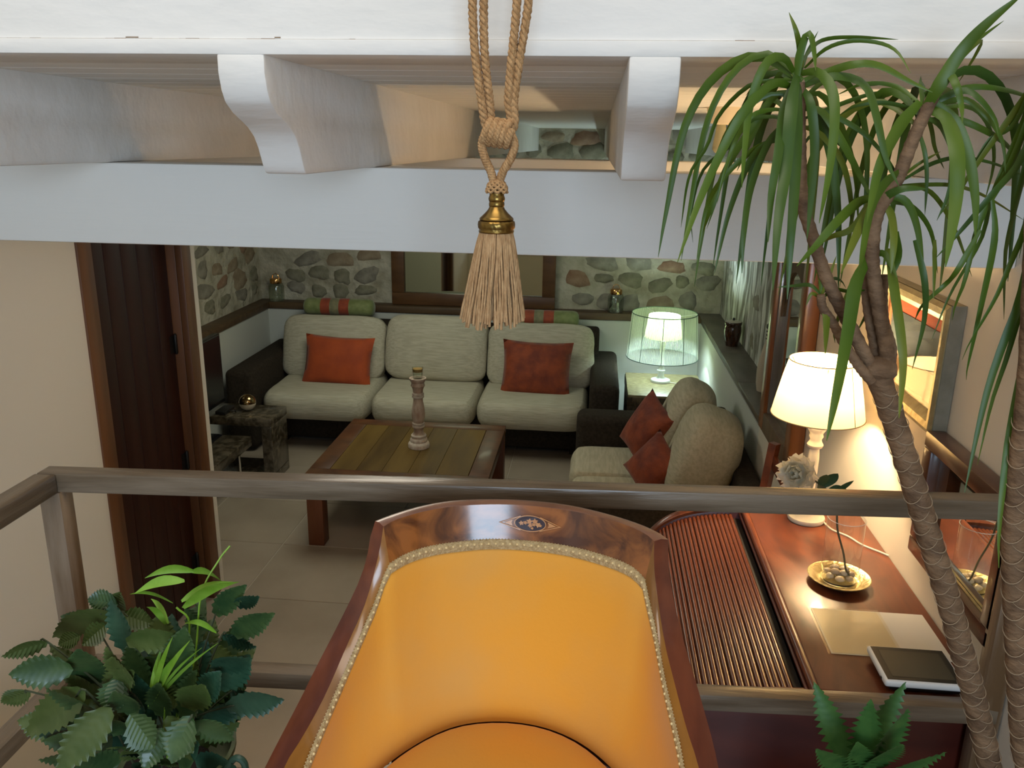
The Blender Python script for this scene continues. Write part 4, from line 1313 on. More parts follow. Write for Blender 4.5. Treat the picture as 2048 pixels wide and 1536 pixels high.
for i in range(3):
    a = 2 * PI * i / 3 + .4
    hd.tube([(ax, ay, 1.44), (ax - .004 + .096 * math.cos(a), ay + .096 * math.sin(a), 1.60)], 0.0014, 5)
obj('shade_holder', hd, 'brass', dl)
obj('cord', M().tube(catmull([(ax + .045, ay - .02, 1.106), (.740, 2.35, 1.1035), (.775, 2.31, 1.1035), (.800, 2.26, 1.1035), (.838, 2.22, 1.1035), (.855, 2.20, 1.1035)], 6), 0.0026, 6), 'cord_white', dl)

# brass tray, glass vase, pebbles and the silk peony
vx, vy = 0.674, 2.035
tr_ = obj('brass_tray', M().lathe([(0, 1.1010), (.050, 1.1010), (.056, 1.104), (.066, 1.113), (.078, 1.118), (.080, 1.1205), (.078, 1.1215), (.064, 1.117), (.055, 1.1075), (.049, 1.1055), (0, 1.1055)], (vx, vy, 0), 44), 'brass_tray', org=(vx, vy, 1.101), ang=35)
tag(tr_, 'round brass tray under the glass vase on the desk', 'tray')
vs = obj('glass_vase', M().lathe([(.0475, 1.284), (.0470, 1.2845), (.0472, 1.120), (.044, 1.1085), (0, 1.1075)][::-1], (vx, vy, 0), 48), 'vase_glass', org=(vx, vy, 1.106), ang=60)
open_ends(vs)
obj('rim', M().tube([(vx + .0472 * math.cos(2 * PI * i / 40), vy + .0472 * math.sin(2 * PI * i / 40), 1.2843) for i in range(41)], .0009, 5, cap=False), 'glass_edge', vs)
obj('foot', M().lathe([(0, 1.1078), (.0425, 1.1078), (.0445, 1.111), (.0425, 1.1145), (0, 1.115)], (vx, vy, 0), 40), 'foot_glass', vs)
tag(vs, 'clear glass cylinder vase with pebbles on the brass tray', 'vase')


def blob(r, sx, sy, sz, seed, c, n=8):
    m_ = M()
    rows_ = []
    for i in range(n + 1):
        ph = -PI / 2 + PI * i / n
        row = []
        for j in range(n + 4):
            th = 2 * PI * j / (n + 4)
            d = Vector((math.cos(ph) * math.cos(th), math.cos(ph) * math.sin(th), math.sin(ph)))
            k_ = r * (1 + 0.16 * noise.noise(d * 1.6 + Vector((seed * 7.3, seed, 0))))
            row.append(Vector((d.x * sx * k_, d.y * sy * k_, d.z * sz * k_)) + Vector(c))
        rows_.append(row)
    return m_.grid(rows_, closed=True)


_pr = random.Random(9)
PB = []
for lay, (nn, rr, zz) in enumerate(((7, 0.030, 1.1255), (4, 0.016, 1.1360), (1, 0, 1.1268))):
    for i in range(nn):
        a = 2 * PI * i / nn + lay * 0.5
        PB.append((vx + rr * math.cos(a), vy + rr * math.sin(a), zz))
for i, c in enumerate(PB):
    p_ = obj('pebble', blob(0.0098, 1.25 if i % 2 else 1.1, 1.1, 0.80, i, c), 'pebble' if i % 3 else 'pebble_b', org=c, ang=80, weld=True)
    tag(p_, 'smooth tan pebble lying in the bottom of the glass vase', 'pebble', 'pebbles in the glass vase')

pn = thing('peony', (vx + .02, vy - .01, 1.13), 'white silk peony with dark leaves leaning out of the glass vase', 'flower')
fc = Vector((0.528, 2.00, 1.415))
stem = catmull([(vx + .022, vy - .022, 1.128), (vx + .008, vy - .020, 1.150), (vx - .003, vy - .018, 1.195), (vx - .024, vy - .016, 1.255), (vx - .032, vy - .014, 1.305), (.630, 2.02, 1.345), (.600, 2.015, 1.375), (.565, 2.010, 1.400)], 6)
obj('stem', M().tube(stem, 0.0026, 7), 'stem_brown', pn)
_fr = random.Random(21)
axis = Vector((-0.55, -0.75, 0.25)).normalized()
fx = axis.cross(Vector((0, 0, 1))).normalized()
fz = fx.cross(axis).normalized()


def petal(c, ax_, side, up, ln, wd, cup, curl, rnd):
    rows_ = []
    n, w_ = 6, 6
    for i in range(n + 1):
        t = i / n
        row = []
        ww = wd * (math.sin(PI * min(1, 0.12 + t * 0.80)) ** 0.7)
        for j in range(w_ + 1):
            s = -1 + 2 * j / w_
            rag = (1 + 0.10 * math.sin(j * 2.3 + rnd.random() * 2)) if i >= n - 1 else 1
            p = c + up * (ln * t * rag) + side * (ww * s) + ax_ * (cup * (s * s) * wd * (0.4 + t) + curl * math.sin(PI * t) * ln)
            row.append(p)
        rows_.append(row)
    return M().grid(rows_)


for ringn, (cnt, tilt, ln, wd, back) in enumerate(((8, 0.05, .046, .026, -.010), (8, 0.45, .040, .022, -.004), (7, 0.85, .032, .018, .004), (5, 1.2, .024, .014, .008))):
    for i in range(cnt):
        a = 2 * PI * i / cnt + ringn * 0.4 + _fr.uniform(-.12, .12)
        rad = fx * math.cos(a) + fz * math.sin(a)
        side = -fx * math.sin(a) + fz * math.cos(a)
        up = (rad * math.cos(tilt) + axis * math.sin(tilt)).normalized()
        inn = (axis * math.cos(tilt) - rad * math.sin(tilt)).normalized()
        obj('petal', petal(fc + axis * back + rad * 0.003, inn, side, up, ln * _fr.uniform(.9, 1.1), wd, 0.55, -0.10, _fr), 'petal', pn, ang=80)
for (b, d_, l_, w_) in (((.600, 2.015, 1.375), (.45, -.1, .85), .060, .016), ((.612, 2.016, 1.365), (.9, -.2, .30), .052, .015), ((.592, 2.012, 1.380), (.10, -.3, 1.0), .050, .015), ((.625, 2.02, 1.350), (.55, -.3, .9), .080, .008), ((.585, 2.01, 1.39), (.25, .3, -.3), .05, .015)):
    d_ = Vector(d_).normalized()
    sd_ = d_.cross(Vector((0.2, -1, 0.1))).normalized()
    rows_ = []
    for i in range(8):
        t = i / 7
        w2 = w_ * math.sin(PI * (0.06 + 0.94 * t)) ** 0.8
        c_ = Vector(b) + d_ * l_ * t + Vector((0, 0, -0.012 * t * t))
        rows_.append([c_ - sd_ * w2 + Vector((0, -.003, .002)), c_, c_ + sd_ * w2 + Vector((0, -.003, .002))])
    obj('leaf', M().grid(rows_), 'leaf_dark', pn, ang=80)

# papers and screen device on the desk
sh = obj('paper_sheet', M().box(.570, .836, 1.700, 1.893, 1.1012, 1.1024), 'paper', org=(.70, 1.80, 1.1012), smooth=False)
tag(sh, 'white paper sheet inside a plastic sleeve on the desk top', 'paper')
slv = M()
rows_ = []
for i in range(13):
    row = []
    for j in range(10):
        u, v = i / 12, j / 9
        zz = 1.1040 + 0.0014 * noise.noise(Vector((u * 6, v * 5, 3.3))) + 0.0006 * noise.noise(Vector((u * 17, v * 14, 1.3)))
        row.append((.562 + .170 * u, 1.694 + .204 * v, zz))
    rows_.append(row)
slv.grid(rows_)
so = obj('plastic_sleeve', slv, 'film', org=(.65, 1.79, 1.104), ang=80)
tag(so, 'shiny clear plastic sleeve covering the left part of the paper', 'sleeve')
cp = obj('cream_card', M().box(.574, .726, 1.703, 1.888, 1.1026, 1.1031), 'paper_cream', org=(.65, 1.79, 1.1026), smooth=False)
tag(cp, 'cream card tucked under the clear plastic sleeve on the desk', 'card')
tbk = thing('screen_tablet', (.72, 1.62, 1.1035), 'white edged tablet screen on a black base beside the paper on the desk', 'tablet')
obj('base', M().box(.655, .800, 1.575, 1.685, 1.1045, 1.118), 'black_plastic', tbk, bevel=0.004)
obj('casing', M().box(.641, .806, 1.563, 1.694, 1.118, 1.1345), 'tablet_white', tbk, bevel=0.006, seg=3)
obj('bezel', M().box(.647, .800, 1.569, 1.688, 1.1343, 1.1352), 'tablet_bezel', tbk, smooth=False)
obj('screen', M().box(.660, .787, 1.580, 1.675, 1.1351, 1.1357), 'tablet_screen', tbk, smooth=False)
obj('button', M().box(.6400, .6415, 1.585, 1.591, 1.122, 1.127), 'black_plastic', tbk)

# dark chair beyond the desk, its back to the wall
dc = thing('dining_chair', (0.56, 3.02, 0), 'dark red wooden chair behind the desk, only a back post showing', 'chair')
for y_ in (2.80, 3.22):
    obj('back_post', M().tube([(.70, y_, 0.0), (.70, y_, .45), (.715, y_, .72), (.748, y_, 1.06)], [.020, .022, .022, .024], 4), 'chair_mahogany', dc, ang=50)
    obj('leg', M().tube([(.36, y_, 0), (.36, y_, .43)], [.016, .022], 4), 'chair_mahogany', dc, ang=50)
for z_ in (.66, .82, .985):
    obj('back_slat', M().box(.712 + (z_ - .66) * .09, .730 + (z_ - .66) * .09, 2.82, 3.20, z_ - .03, z_ + .03), 'chair_mahogany', dc, bevel=0.004)
obj('seat', M().box(.33, .715, 2.78, 3.24, .43, .465), 'chair_mahogany', dc, bevel=0.012)

# small plaster-based pendant between the joists
cf = thing('ceiling_pendant', (0.372, 2.72, 2.316), 'small cream ceiling pendant with a tapering yellow drop between the joists', 'lamp')
cxp, cyp = 0.372, 2.72
obj('canopy', M().lathe([(.052, 2.316), (.048, 2.295), (.040, 2.268), (.022, 2.263), (0, 2.263)], (cxp, cyp, 0), 28), 'plug_cream', cf, ang=40)
obj('drop', M().lathe([(.014, 2.263), (.017, 2.235), (.022, 2.20), (.022, 2.19), (.014, 2.180), (0, 2.178)], (cxp - .004, cyp, 0), 20), 'drop_yellow', cf, ang=40)

# ================================================================== TASSEL TIEBACK
ta = thing('tassel_tieback', (-0.131, 1.10, 1.965), 'jute rope tieback with a brass capped tassel hanging before the fascia beam', 'tassel')
TX, TY = -0.131, 1.10


def rope(pts, r, turns, name='rope', parent=None):
    P = resample(catmull(pts, 10), max(24, int(turns * 7)))
    m_ = M()
    n = len(P)
    t0 = (P[1] - P[0]).normalized()
    nv = t0.cross(Vector((0, 1, 0.1))).normalized()
    frames = []
    for i in range(n):
        t = (P[min(i + 1, n - 1)] - P[max(i - 1, 0)]).normalized()
        nv = (nv - t * nv.dot(t)).normalized()
        frames.append((nv.copy(), t.cross(nv)))
    for s in range(3):
        q = []
        for i in range(n):
            a = 2 * PI * (s / 3 - turns * i / (n - 1))
            q.append(P[i] + (frames[i][0] * math.cos(a) + frames[i][1] * math.sin(a)) * r * 0.52)
        m_.tube(q, r * 0.56, 6)
    return obj(name, m_, 'jute', parent or ta, ang=80)


rr_ = 0.0056
rope([(TX + .010, TY, 2.66), (-.150, TY - .002, 2.56), (-.161, TY, 2.44), (-.1635, TY, 2.368), (-.160, TY, 2.305), (-.152, TY, 2.252), (-.147, TY + .002, 2.222), (-.139, TY + .006, 2.208)], rr_, 20)
rope([(TX + .012, TY + .012, 2.662), (-.135, TY + .006, 2.56), (-.148, TY + .003, 2.44), (-.1500, TY + .004, 2.368), (-.1485, TY + .004, 2.305), (-.142, TY + .004, 2.252), (-.139, TY + .006, 2.225), (-.132, TY + .007, 2.212)], rr_, 20)
rope([(TX + .010, TY, 2.66), (-.118, TY + .002, 2.56), (-.110, TY, 2.44), (-.1085, TY, 2.368), (-.115, TY, 2.290), (-.1175, TY, 2.250), (-.1140, TY + .003, 2.225), (-.122, TY + .007, 2.210)], rr_, 20)
rope([(TX + .012, TY + .012, 2.662), (-.100, TY + .004, 2.56), (-.094, TY + .003, 2.44), (-.0945, TY + .003, 2.368), (-.1045, TY + .003, 2.300), (-.1105, TY + .003, 2.252), (-.1095, TY + .002, 2.222), (-.120, TY + .006, 2.209)], rr_, 20)
# coiled knot
coil = []
for i in range(61):
    a = 2 * PI * 4.5 * i / 60 + 2.0
    xx = -.1475 + .034 * i / 60
    coil.append((xx + 0.004 * math.cos(a), TY + .0125 * math.sin(a), 2.2120 + .0135 * math.cos(a) - 0.004 * (i / 60 - .5)))
rope(coil, 0.0054, 34, 'knot')
rope([(-.147, TY + .004, 2.212), (-.1505, TY - .004, 2.197), (-.146, TY - .004, 2.180), (-.1385, TY - .002, 2.163), (-.1340, TY, 2.146)], rr_, 7)
rope([(-.114, TY + .004, 2.212), (-.1085, TY - .004, 2.197), (-.1135, TY - .004, 2.180), (-.1235, TY - .002, 2.163), (-.1285, TY, 2.146)], rr_, 7)
# woven head
wv = M()
for sgn in (1, -1):
    for k in range(9):
        q = []
        for i in range(12):
            t = i / 11
            a = 2 * PI * k / 9 + sgn * t * 2.1
            r_ = 0.0045 + 0.0085 * math.sin(t * PI / 2) ** 0.8 + (0.0008 if (i + (sgn > 0)) % 2 else -0.0004)
            q.append((TX + r_ * math.cos(a), TY + r_ * math.sin(a), 2.1525 - 0.0150 * (t ** 1.5)))
        wv.tube(q, 0.0019, 5)
obj('woven_head', wv, 'jute', ta, ang=80)
# brass cap
cap = obj('cap', M().lathe([(0, 2.1375), (.0096, 2.1375), (.0096, 2.1335), (.0102, 2.1325), (.0110, 2.1295), (.0102, 2.1265), (.0096, 2.1258), (.0104, 2.1235), (.0102, 2.1205), (.0095, 2.1195), (.0112, 2.1160), (.0150, 2.1115), (.0200, 2.1068), (.0222, 2.1048), (.0226, 2.1030), (.0216, 2.1020)], (TX, TY, 0), 40), 'brass', ta, ang=50, label='antique brass cap')
obj('band', M().lathe([(.0216, 2.1020), (.0236, 2.1005), (.0243, 2.0965), (.0240, 2.0925), (.0226, 2.0900), (.0232, 2.0890), (.0236, 2.0878), (.0230, 2.0864), (.0215, 2.0858)], (TX, TY, 0), 96, wob=lambda a, z: 0.022 * math.sin(22 * a + (z - 2.09) * 520) if 2.091 < z < 2.1015 else 0), 'brass', cap, ang=80)
# skirt strands
_tr = random.Random(77)
for ringi, (cnt, r0, r1) in enumerate(((66, .0208, .0405), (46, .0165, .031), (26, .010, .020))):
    for i in range(cnt):
        a = 2 * PI * (i + _tr.uniform(-.25, .25)) / cnt
        rb = r1 * _tr.uniform(.93, 1.07)
        a2 = a + _tr.uniform(-.05, .05)
        zb = 1.967 + _tr.uniform(-.006, .006) + (0.002 if ringi else 0)
        pts = []
        for k in range(9):
            t = k / 8
            r_ = r0 + (rb - r0) * (t ** 0.85)
            aa = a + (a2 - a) * t + 0.03 * math.sin(t * 7 + i)
            pts.append((TX + r_ * math.cos(aa) - 0.004 * t, TY + r_ * math.sin(aa), 2.088 + (zb - 2.088) * t))
        rad = [.00135, .0015, .00155, .00155, .0016, .0016, .0016, .0022, .0019]
        obj('strand', M().tube(pts, rad, 5), 'jute_strand', ta, ang=80)
obj('skirt_core', M().lathe([(.0, 2.088), (.0175, 2.088), (.0215, 2.05), (.0255, 2.0), (.0275, 1.978), (0, 1.978)], (TX - .002, TY, 0), 24), 'jute_strand', ta)
pgm = M().lathe([(.009, 1.07), (.009, 1.205), (.016, 1.2065), (.016, 1.2115)], (TX + .010, 0, 2.650), 16, 'y')
tag(obj('wooden_peg', pgm, 'rail_wood', org=(TX + .010, 1.205, 2.65)), 'wooden peg on the fascia beam holding the jute rope, above the frame', 'peg')

# leaf centre lines in millimetres, with leaf width
DRACAENA = [
(9.8,((224,1050,2276),(223,1046,2300),(227,1043,2321),(231,1038,2322),(236,1035,2305),(238,1025,2283))),
(8.5,((225,1050,2273),(227,1058,2301),(216,1041,2325),(207,1049,2347))),
(4.6,((227,1050,2284),(240,1084,2309),(254,1103,2334))),
(5.2,((228,1050,2297),(256,1091,2322),(299,1109,2328),(362,1149,2330))),
(5.2,((231,1050,2288),(250,1032,2308),(281,1026,2315),(315,1014,2306),(330,990,2278))),
(10.5,((219,1050,2284),(202,1028,2297),(181,1014,2290),(167,1010,2248),(162,991,2192),(158,963,2156))),
(5.9,((218,1050,2275),(196,1066,2275),(169,1063,2267),(142,1082,2235),(131,1083,2199),(113,1090,2163),(110,1117,2097))),
(11.8,((219,1050,2267),(192,1024,2269),(161,1004,2240),(137,1000,2192),(113,977,2135),(92,946,2074))),
(9.2,((220,1050,2261),(206,1079,2259),(184,1091,2222),(160,1114,2170),(145,1124,2113),(140,1159,2078))),
(10.5,((219,1050,2269),(212,1074,2284),(204,1099,2260),(189,1118,2208),(177,1126,2170))),
(5.9,((218,1050,2258),(195,1053,2259),(170,1055,2240),(157,1061,2191),(144,1065,2130),(138,1076,2100))),
(5.9,((220,1050,2241),(197,1052,2242),(172,1040,2232),(159,1054,2201),(149,1047,2166),(144,1046,2133))),
(5.2,((219,1050,2231),(202,1076,2235),(181,1090,2230),(163,1106,2201),(134,1130,2169),(126,1154,2112),(132,1161,2073))),
(12.4,((220,1050,2273),(209,1030,2242),(197,980,2193),(191,965,2147),(187,937,2100))),
(14.4,((223,1050,2280),(211,1003,2239),(207,981,2175),(195,935,2122),(190,902,2053))),
(13.8,((227,1050,2276),(222,1015,2230),(221,991,2156),(218,969,2101),(219,959,2034))),
(11.1,((231,1050,2265),(237,1029,2249),(246,1025,2203),(246,1014,2146),(243,999,2098))),
(11.8,((228,1050,2282),(241,1027,2282),(253,1007,2263),(256,990,2230),(253,976,2176),(240,942,2121))),
(11.1,((233,1050,2246),(257,1062,2234),(280,1071,2183),(298,1080,2112),(306,1071,2028))),
(9.8,((232,1050,2275),(258,1051,2284),(278,1026,2290),(305,1023,2289),(340,1020,2272),(365,1018,2261))),
(11.8,((232,1050,2269),(255,1037,2278),(284,1038,2276),(297,1021,2262),(306,1006,2231),(318,996,2189),(332,984,2160))),
(7.9,((232,1050,2258),(257,1067,2260),(287,1093,2233),(324,1129,2172),(347,1160,2099))),
(9.8,((233,1050,2243),(253,1043,2241),(279,1041,2209),(314,1060,2164),(330,1051,2135))),
(7.9,((234,1050,2224),(261,1063,2215),(294,1075,2181),(318,1097,2121),(324,1117,2065))),
(6.6,((231,1050,2250),(276,1054,2234),(311,1058,2215),(341,1056,2185),(369,1078,2155))),
(8.5,((224,1050,2216),(200,1051,2206),(182,1070,2182),(165,1087,2118),(153,1083,2043))),
(10.5,((223,1050,2231),(199,1045,2208),(181,1039,2153),(175,1023,2098),(176,1016,2054))),
(7.2,((225,1050,2208),(201,1056,2206),(180,1077,2191),(153,1085,2160),(140,1113,2122),(133,1116,2052))),
(5.9,((220,1050,2278),(216,1074,2291),(211,1110,2294),(199,1132,2288),(185,1160,2263))),
(5.2,((234,1050,2216),(248,1069,2224),(263,1090,2217),(269,1115,2201),(267,1130,2180),(274,1146,2127))),
(6.6,((227,1050,2265),(254,1072,2276),(286,1091,2282),(321,1120,2276),(360,1156,2279),(397,1179,2266))),
(5.9,((233,1050,2231),(269,1078,2244),(304,1100,2257),(339,1122,2266),(386,1142,2267))),
(4.6,((238,1050,2200),(255,1085,2213),(288,1136,2214),(322,1177,2197))),
(15.7,((371,1050,2244),(378,1035,2271),(395,1031,2307),(412,1018,2333),(439,1004,2361))),
(6.6,((384,1050,2274),(412,1070,2309),(439,1089,2329),(461,1097,2345))),
(5.9,((381,1050,2267),(413,1074,2304),(435,1086,2322),(440,1110,2307),(435,1135,2278))),
(9.2,((382,1050,2270),(386,1041,2283),(390,1021,2269),(399,1021,2247),(396,1003,2228))),
(7.2,((381,1050,2254),(414,1067,2268),(447,1070,2270),(498,1096,2263),(534,1105,2248))),
(8.5,((381,1050,2252),(408,1046,2265),(423,1034,2255),(443,1034,2233),(445,1023,2215))),
(6.6,((380,1050,2248),(415,1056,2256),(439,1047,2237),(463,1053,2210),(474,1055,2173))),
(17.7,((377,1050,2244),(390,1032,2233),(393,997,2196),(394,982,2141),(384,957,2076))),
(13.1,((381,1050,2252),(402,1044,2233),(422,1040,2196),(433,1029,2149),(433,1010,2102))),
(7.9,((375,1050,2233),(411,1061,2234),(444,1063,2223),(484,1087,2206),(516,1099,2177))),
(7.9,((369,1050,2248),(391,1056,2243),(418,1067,2205),(431,1074,2176))),
(15.7,((364,1050,2252),(342,1035,2228),(318,1003,2194),(310,996,2167),(299,972,2121))),
(5.2,((362,1050,2253),(341,1073,2271),(310,1088,2274),(286,1112,2262))),
(5.2,((362,1050,2244),(330,1069,2252),(301,1079,2248),(286,1094,2237))),
(5.2,((367,1050,2222),(375,1041,2195),(382,1043,2166),(388,1049,2125))),
(5.2,((373,1050,2242),(389,1070,2222),(399,1078,2201),(423,1104,2177))),
(4.6,((355,1050,2167),(373,1053,2183),(392,1041,2198))),
(5.2,((358,1050,2165),(391,1064,2183),(425,1075,2191),(468,1086,2186),(517,1103,2171))),
(7.9,((376,1050,2235),(397,1054,2222),(416,1059,2186),(417,1066,2146),(411,1071,2117))),
(6.6,((377,1050,2241),(405,1065,2249),(438,1080,2246),(467,1100,2224),(485,1116,2186),(486,1125,2138))),
(12.4,((331,1050,2145),(307,1038,2139),(274,1000,2118),(251,988,2092),(227,966,2071))),
(13.8,((332,1050,2141),(306,1008,2120),(283,962,2096),(268,937,2068))),
(9.2,((329,1050,2149),(312,1064,2107),(292,1074,2095),(282,1102,2081))),
(9.8,((334,1050,2141),(351,1032,2155),(379,1031,2156))),
(9.2,((333,1050,2143),(360,1047,2143),(381,1052,2114),(401,1059,2054))),
(11.1,((336,1050,2141),(346,1040,2126),(345,1015,2099),(344,1006,2060))),
(6.6,((336,1050,2139),(380,1080,2134),(417,1101,2102),(442,1123,2046))),
(5.9,((342,1050,2151),(375,1064,2157),(405,1076,2147),(443,1097,2107),(479,1109,2045))),
(5.2,((343,1050,2157),(388,1072,2159),(433,1087,2158),(484,1118,2144),(535,1120,2116))),
(13.1,((354,1050,2175),(326,1017,2160),(310,1001,2132),(300,977,2083),(288,943,2068))),
(18.3,((330,1050,2071),(313,1028,2044),(305,1008,1994),(291,973,1930),(279,949,1870))),
(13.1,((352,1050,2084),(355,1020,2041),(364,996,1981),(366,984,1948),(356,948,1902))),
(8.5,((340,1050,2084),(333,1052,2076),(345,1043,2079),(351,1029,2067),(355,1015,2054))),
(7.9,((359,1050,2105),(373,1072,2071),(365,1075,2043),(355,1086,2013),(342,1096,1968))),
(6.6,((326,1050,2073),(321,1076,2030),(311,1083,1978),(317,1096,1955))),
(9.8,((280,1050,2017),(285,1035,2002),(283,1012,1959))),
(6.6,((281,1050,2022),(278,1052,2044),(267,1049,2065))),
(4.6,((280,1050,2024),(286,1046,2049),(294,1056,2073))),
(5.2,((281,1050,2022),(300,1063,2030),(315,1054,2030),(344,1071,2030))),
(5.2,((279,1050,2026),(267,1055,2036),(253,1079,2031),(233,1086,2027))),
(4.6,((279,1050,2022),(267,1045,2027),(262,1045,2012))),
(4.6,((281,1050,2026),(293,1056,2044),(312,1086,2038),(319,1086,2029))),
(8.5,((487,1050,2282),(478,1060,2251),(455,1064,2206),(436,1075,2160),(418,1082,2123))),
(9.8,((491,1050,2277),(490,1055,2197),(455,1042,2148),(430,1055,2101),(407,1046,2075))),
(7.2,((486,1050,2288),(477,1061,2231),(455,1067,2212),(444,1076,2176),(444,1091,2155))),
(12.4,((495,1050,2266),(509,1041,2100),(504,1031,2030),(494,1031,1975),(480,1020,1908),(467,1001,1793))),
(15.7,((499,1050,2261),(520,1032,2054),(519,1022,1953),(516,1018,1891),(510,1004,1831),(507,984,1753),(503,960,1714))),
(8.5,((494,1050,2272),(508,1056,2133),(494,1049,2069),(485,1052,2025),(466,1054,1971),(460,1053,1949))),
(7.9,((491,1050,2277),(497,1062,2184),(502,1083,2095),(506,1085,2058),(522,1098,1993))),
(6.6,((486,1050,2288),(488,1067,2232),(467,1064,2149),(468,1076,2095),(451,1097,2023),(435,1091,1964))),
(9.2,((490,1050,2282),(488,1060,2223),(476,1061,2172),(456,1059,2120),(450,1059,2048),(449,1072,2014),(451,1078,1994))),
(11.1,((497,1050,2256),(532,1030,1970),(534,1025,1870),(529,1013,1808),(522,1000,1780))),
(7.9,((494,1050,2261),(513,1047,2052),(509,1043,1972),(504,1052,1899),(503,1056,1834),(495,1041,1815))),
(8.5,((462,1050,2144),(472,1050,2098),(477,1066,2010),(476,1071,1935),(478,1073,1918))),
(7.9,((381,1050,2095),(396,1041,2049),(408,1054,1997),(405,1060,1932))),
(5.9,((404,1050,2096),(413,1060,2059),(415,1054,2023))),
(7.2,((454,1050,2109),(434,1046,2061),(431,1067,2040),(405,1059,2015),(404,1073,1993)))]
FERN_LEAVES = [(16,(-814,1200,1407),(-949,1226,1344)),(12,(-810,1220,1408),(-871,1227,1418)),(11,(-860,1100,1407),(-914,1061,1410)),(16,(-808,1080,1374),(-900,1053,1385)),(17,(-778,1060,1353),(-915,1083,1243)),(17,(-718,1030,1349),(-798,992,1260)),(11,(-922,1120,1293),(-980,1119,1273)),(9,(-875,1200,1354),(-907,1183,1345)),(17,(-802,1120,1320),(-797,1083,1427)),(13,(-738,1120,1404),(-633,1120,1429)),(14,(-765,1100,1325),(-687,1053,1412)),(12,(-562,1140,1418),(-472,1099,1504)),(11,(-622,1200,1415),(-552,1180,1501)),(8,(-581,1200,1434),(-521,1156,1494)),(14,(-579,1100,1380),(-495,1055,1452)),(13,(-597,1080,1332),(-557,1076,1399)),(15,(-568,1100,1310),(-471,1109,1335)),(13,(-580,1020,1345),(-528,1040,1306)),(15,(-571,1000,1371),(-588,961,1323)),(17,(-662,990,1373),(-620,975,1335)),(12,(-637,1200,1353),(-577,1175,1311)),(12,(-676,1200,1424),(-630,1198,1389)),(12,(-803,1220,1388),(-738,1209,1383)),(13,(-679,1150,1356),(-773,1175,1321)),(11,(-826,1240,1374),(-803,1220,1443)),(11,(-824,1200,1379),(-841,1154,1373)),(12,(-614,1180,1293),(-571,1186,1286)),(14,(-742,1140,1311),(-759,1102,1382)),(10,(-879,1250,1343),(-946,1251,1359)),(15,(-693,1120,1326),(-649,1110,1304)),(13,(-814,1100,1314),(-909,1123,1184)),(13,(-672,1140,1290),(-697,1134,1339)),(11,(-593,1160,1403),(-535,1160,1388)),(14,(-731,1080,1368),(-736,1051,1325)),(11,(-577,1140,1309),(-511,1134,1283)),(12,(-619,1000,1345),(-638,970,1297)),(11,(-906,1160,1330),(-875,1170,1333)),(14,(-621,1020,1351),(-581,1011,1296))]
BAMBOO_LEAVES = [(6.8,(-651,1200,1496),(-724,1171,1494)),(6.2,(-657,1200,1494),(-594,1179,1493)),(6.8,(-660,1180,1489),(-745,1170,1464)),(4.2,(-685,1180,1445),(-772,1199,1444)),(7.8,(-645,1140,1462),(-533,1114,1533)),(5.7,(-658,1160,1462),(-569,1177,1494)),(5.2,(-685,1160,1418),(-718,1172,1455)),(4.7,(-690,1160,1416),(-700,1127,1468)),(4.7,(-592,1140,1421),(-653,1153,1425)),(4.2,(-697,1100,1301),(-626,1067,1457)),(4.7,(-697,1100,1301),(-600,1070,1451)),(2.6,(-701,1100,1294),(-574,1108,1424)),(5.2,(-693,1100,1308),(-621,1079,1425)),(3.1,(-701,1100,1298),(-679,1130,1402)),(2.1,(-694,1100,1305),(-597,1098,1420)),(3.1,(-710,1120,1285),(-675,1106,1396))]

# ================================================================== PLANTS
dp = thing('dracaena', (.70, 1.02, .75), 'tall dracaena with scarred bare trunks and long drooping strap leaves before the desk', 'plant')


def trunk(name, pts, r0, r1, k=8, knob=0.06, freq=1.0):
    P = resample(catmull(mm(pts), k), max(20, int(len(pts) / 3 * 9)))
    n = len(P)
    rs = []
    for i in range(n):
        t = i / (n - 1)
        ph = (i % 3)
        rs.append((r0 + (r1 - r0) * t) * (1 + (knob if ph == 0 else -knob * .5)))
    return obj(name, M().tube(P, rs, 12), 'dracaena_bark', dp, ang=80)


trunk('trunk', [710, 1030, 1000, 660, 1045, 1160, 600, 1050, 1325, 576, 1050, 1400, 503, 1050, 1594, 437, 1050, 1752, 391, 1050, 1861, 364, 1050, 1920, 358, 1050, 1940], .0165, .0150, knob=.05)
kn = obj('trunk_knot', blob(.0185, 1.15, 1.0, .85, 4, (.362, 1.05, 1.934), 10), 'dracaena_bark', dp, ang=80, weld=True)
trunk('branch', [357, 1050, 1930, 344, 1050, 1948, 315, 1050, 1995, 285, 1050, 2044, 261, 1050, 2098, 245, 1050, 2139, 234, 1050, 2214, 227, 1050, 2272], .0086, .0066)
trunk('branch', [366, 1062, 1930, 358, 1066, 1960, 344, 1070, 2011, 337, 1070, 2055, 334, 1070, 2092, 335, 1070, 2120], .0074, .0068)
trunk('branch', [368, 1050, 1932, 367, 1050, 1959, 351, 1048, 2009, 340, 1048, 2046, 333, 1048, 2082, 333, 1048, 2124, 351, 1050, 2165, 364, 1050, 2216, 379, 1050, 2262], .0094, .0072)
trunk('branch', [352, 1042, 1920, 335, 1040, 1937, 313, 1040, 1965, 295, 1040, 1993, 281, 1040, 2011, 277, 1040, 2027], .0068, .0052)
trunk('branch', [376, 1056, 1925, 377, 1060, 1957, 363, 1060, 1994, 357, 1060, 2026, 356, 1060, 2051], .0062, .0052)
trunk('second_trunk', [690, 1010, 1000, 660, 1005, 1200, 619, 1000, 1372, 597, 1000, 1442, 551, 1000, 1650, 533, 1000, 1747, 525, 1000, 1833, 519, 1000, 1916, 504, 1000, 2035, 469, 1000, 2278], .0165, .0120, knob=.04)


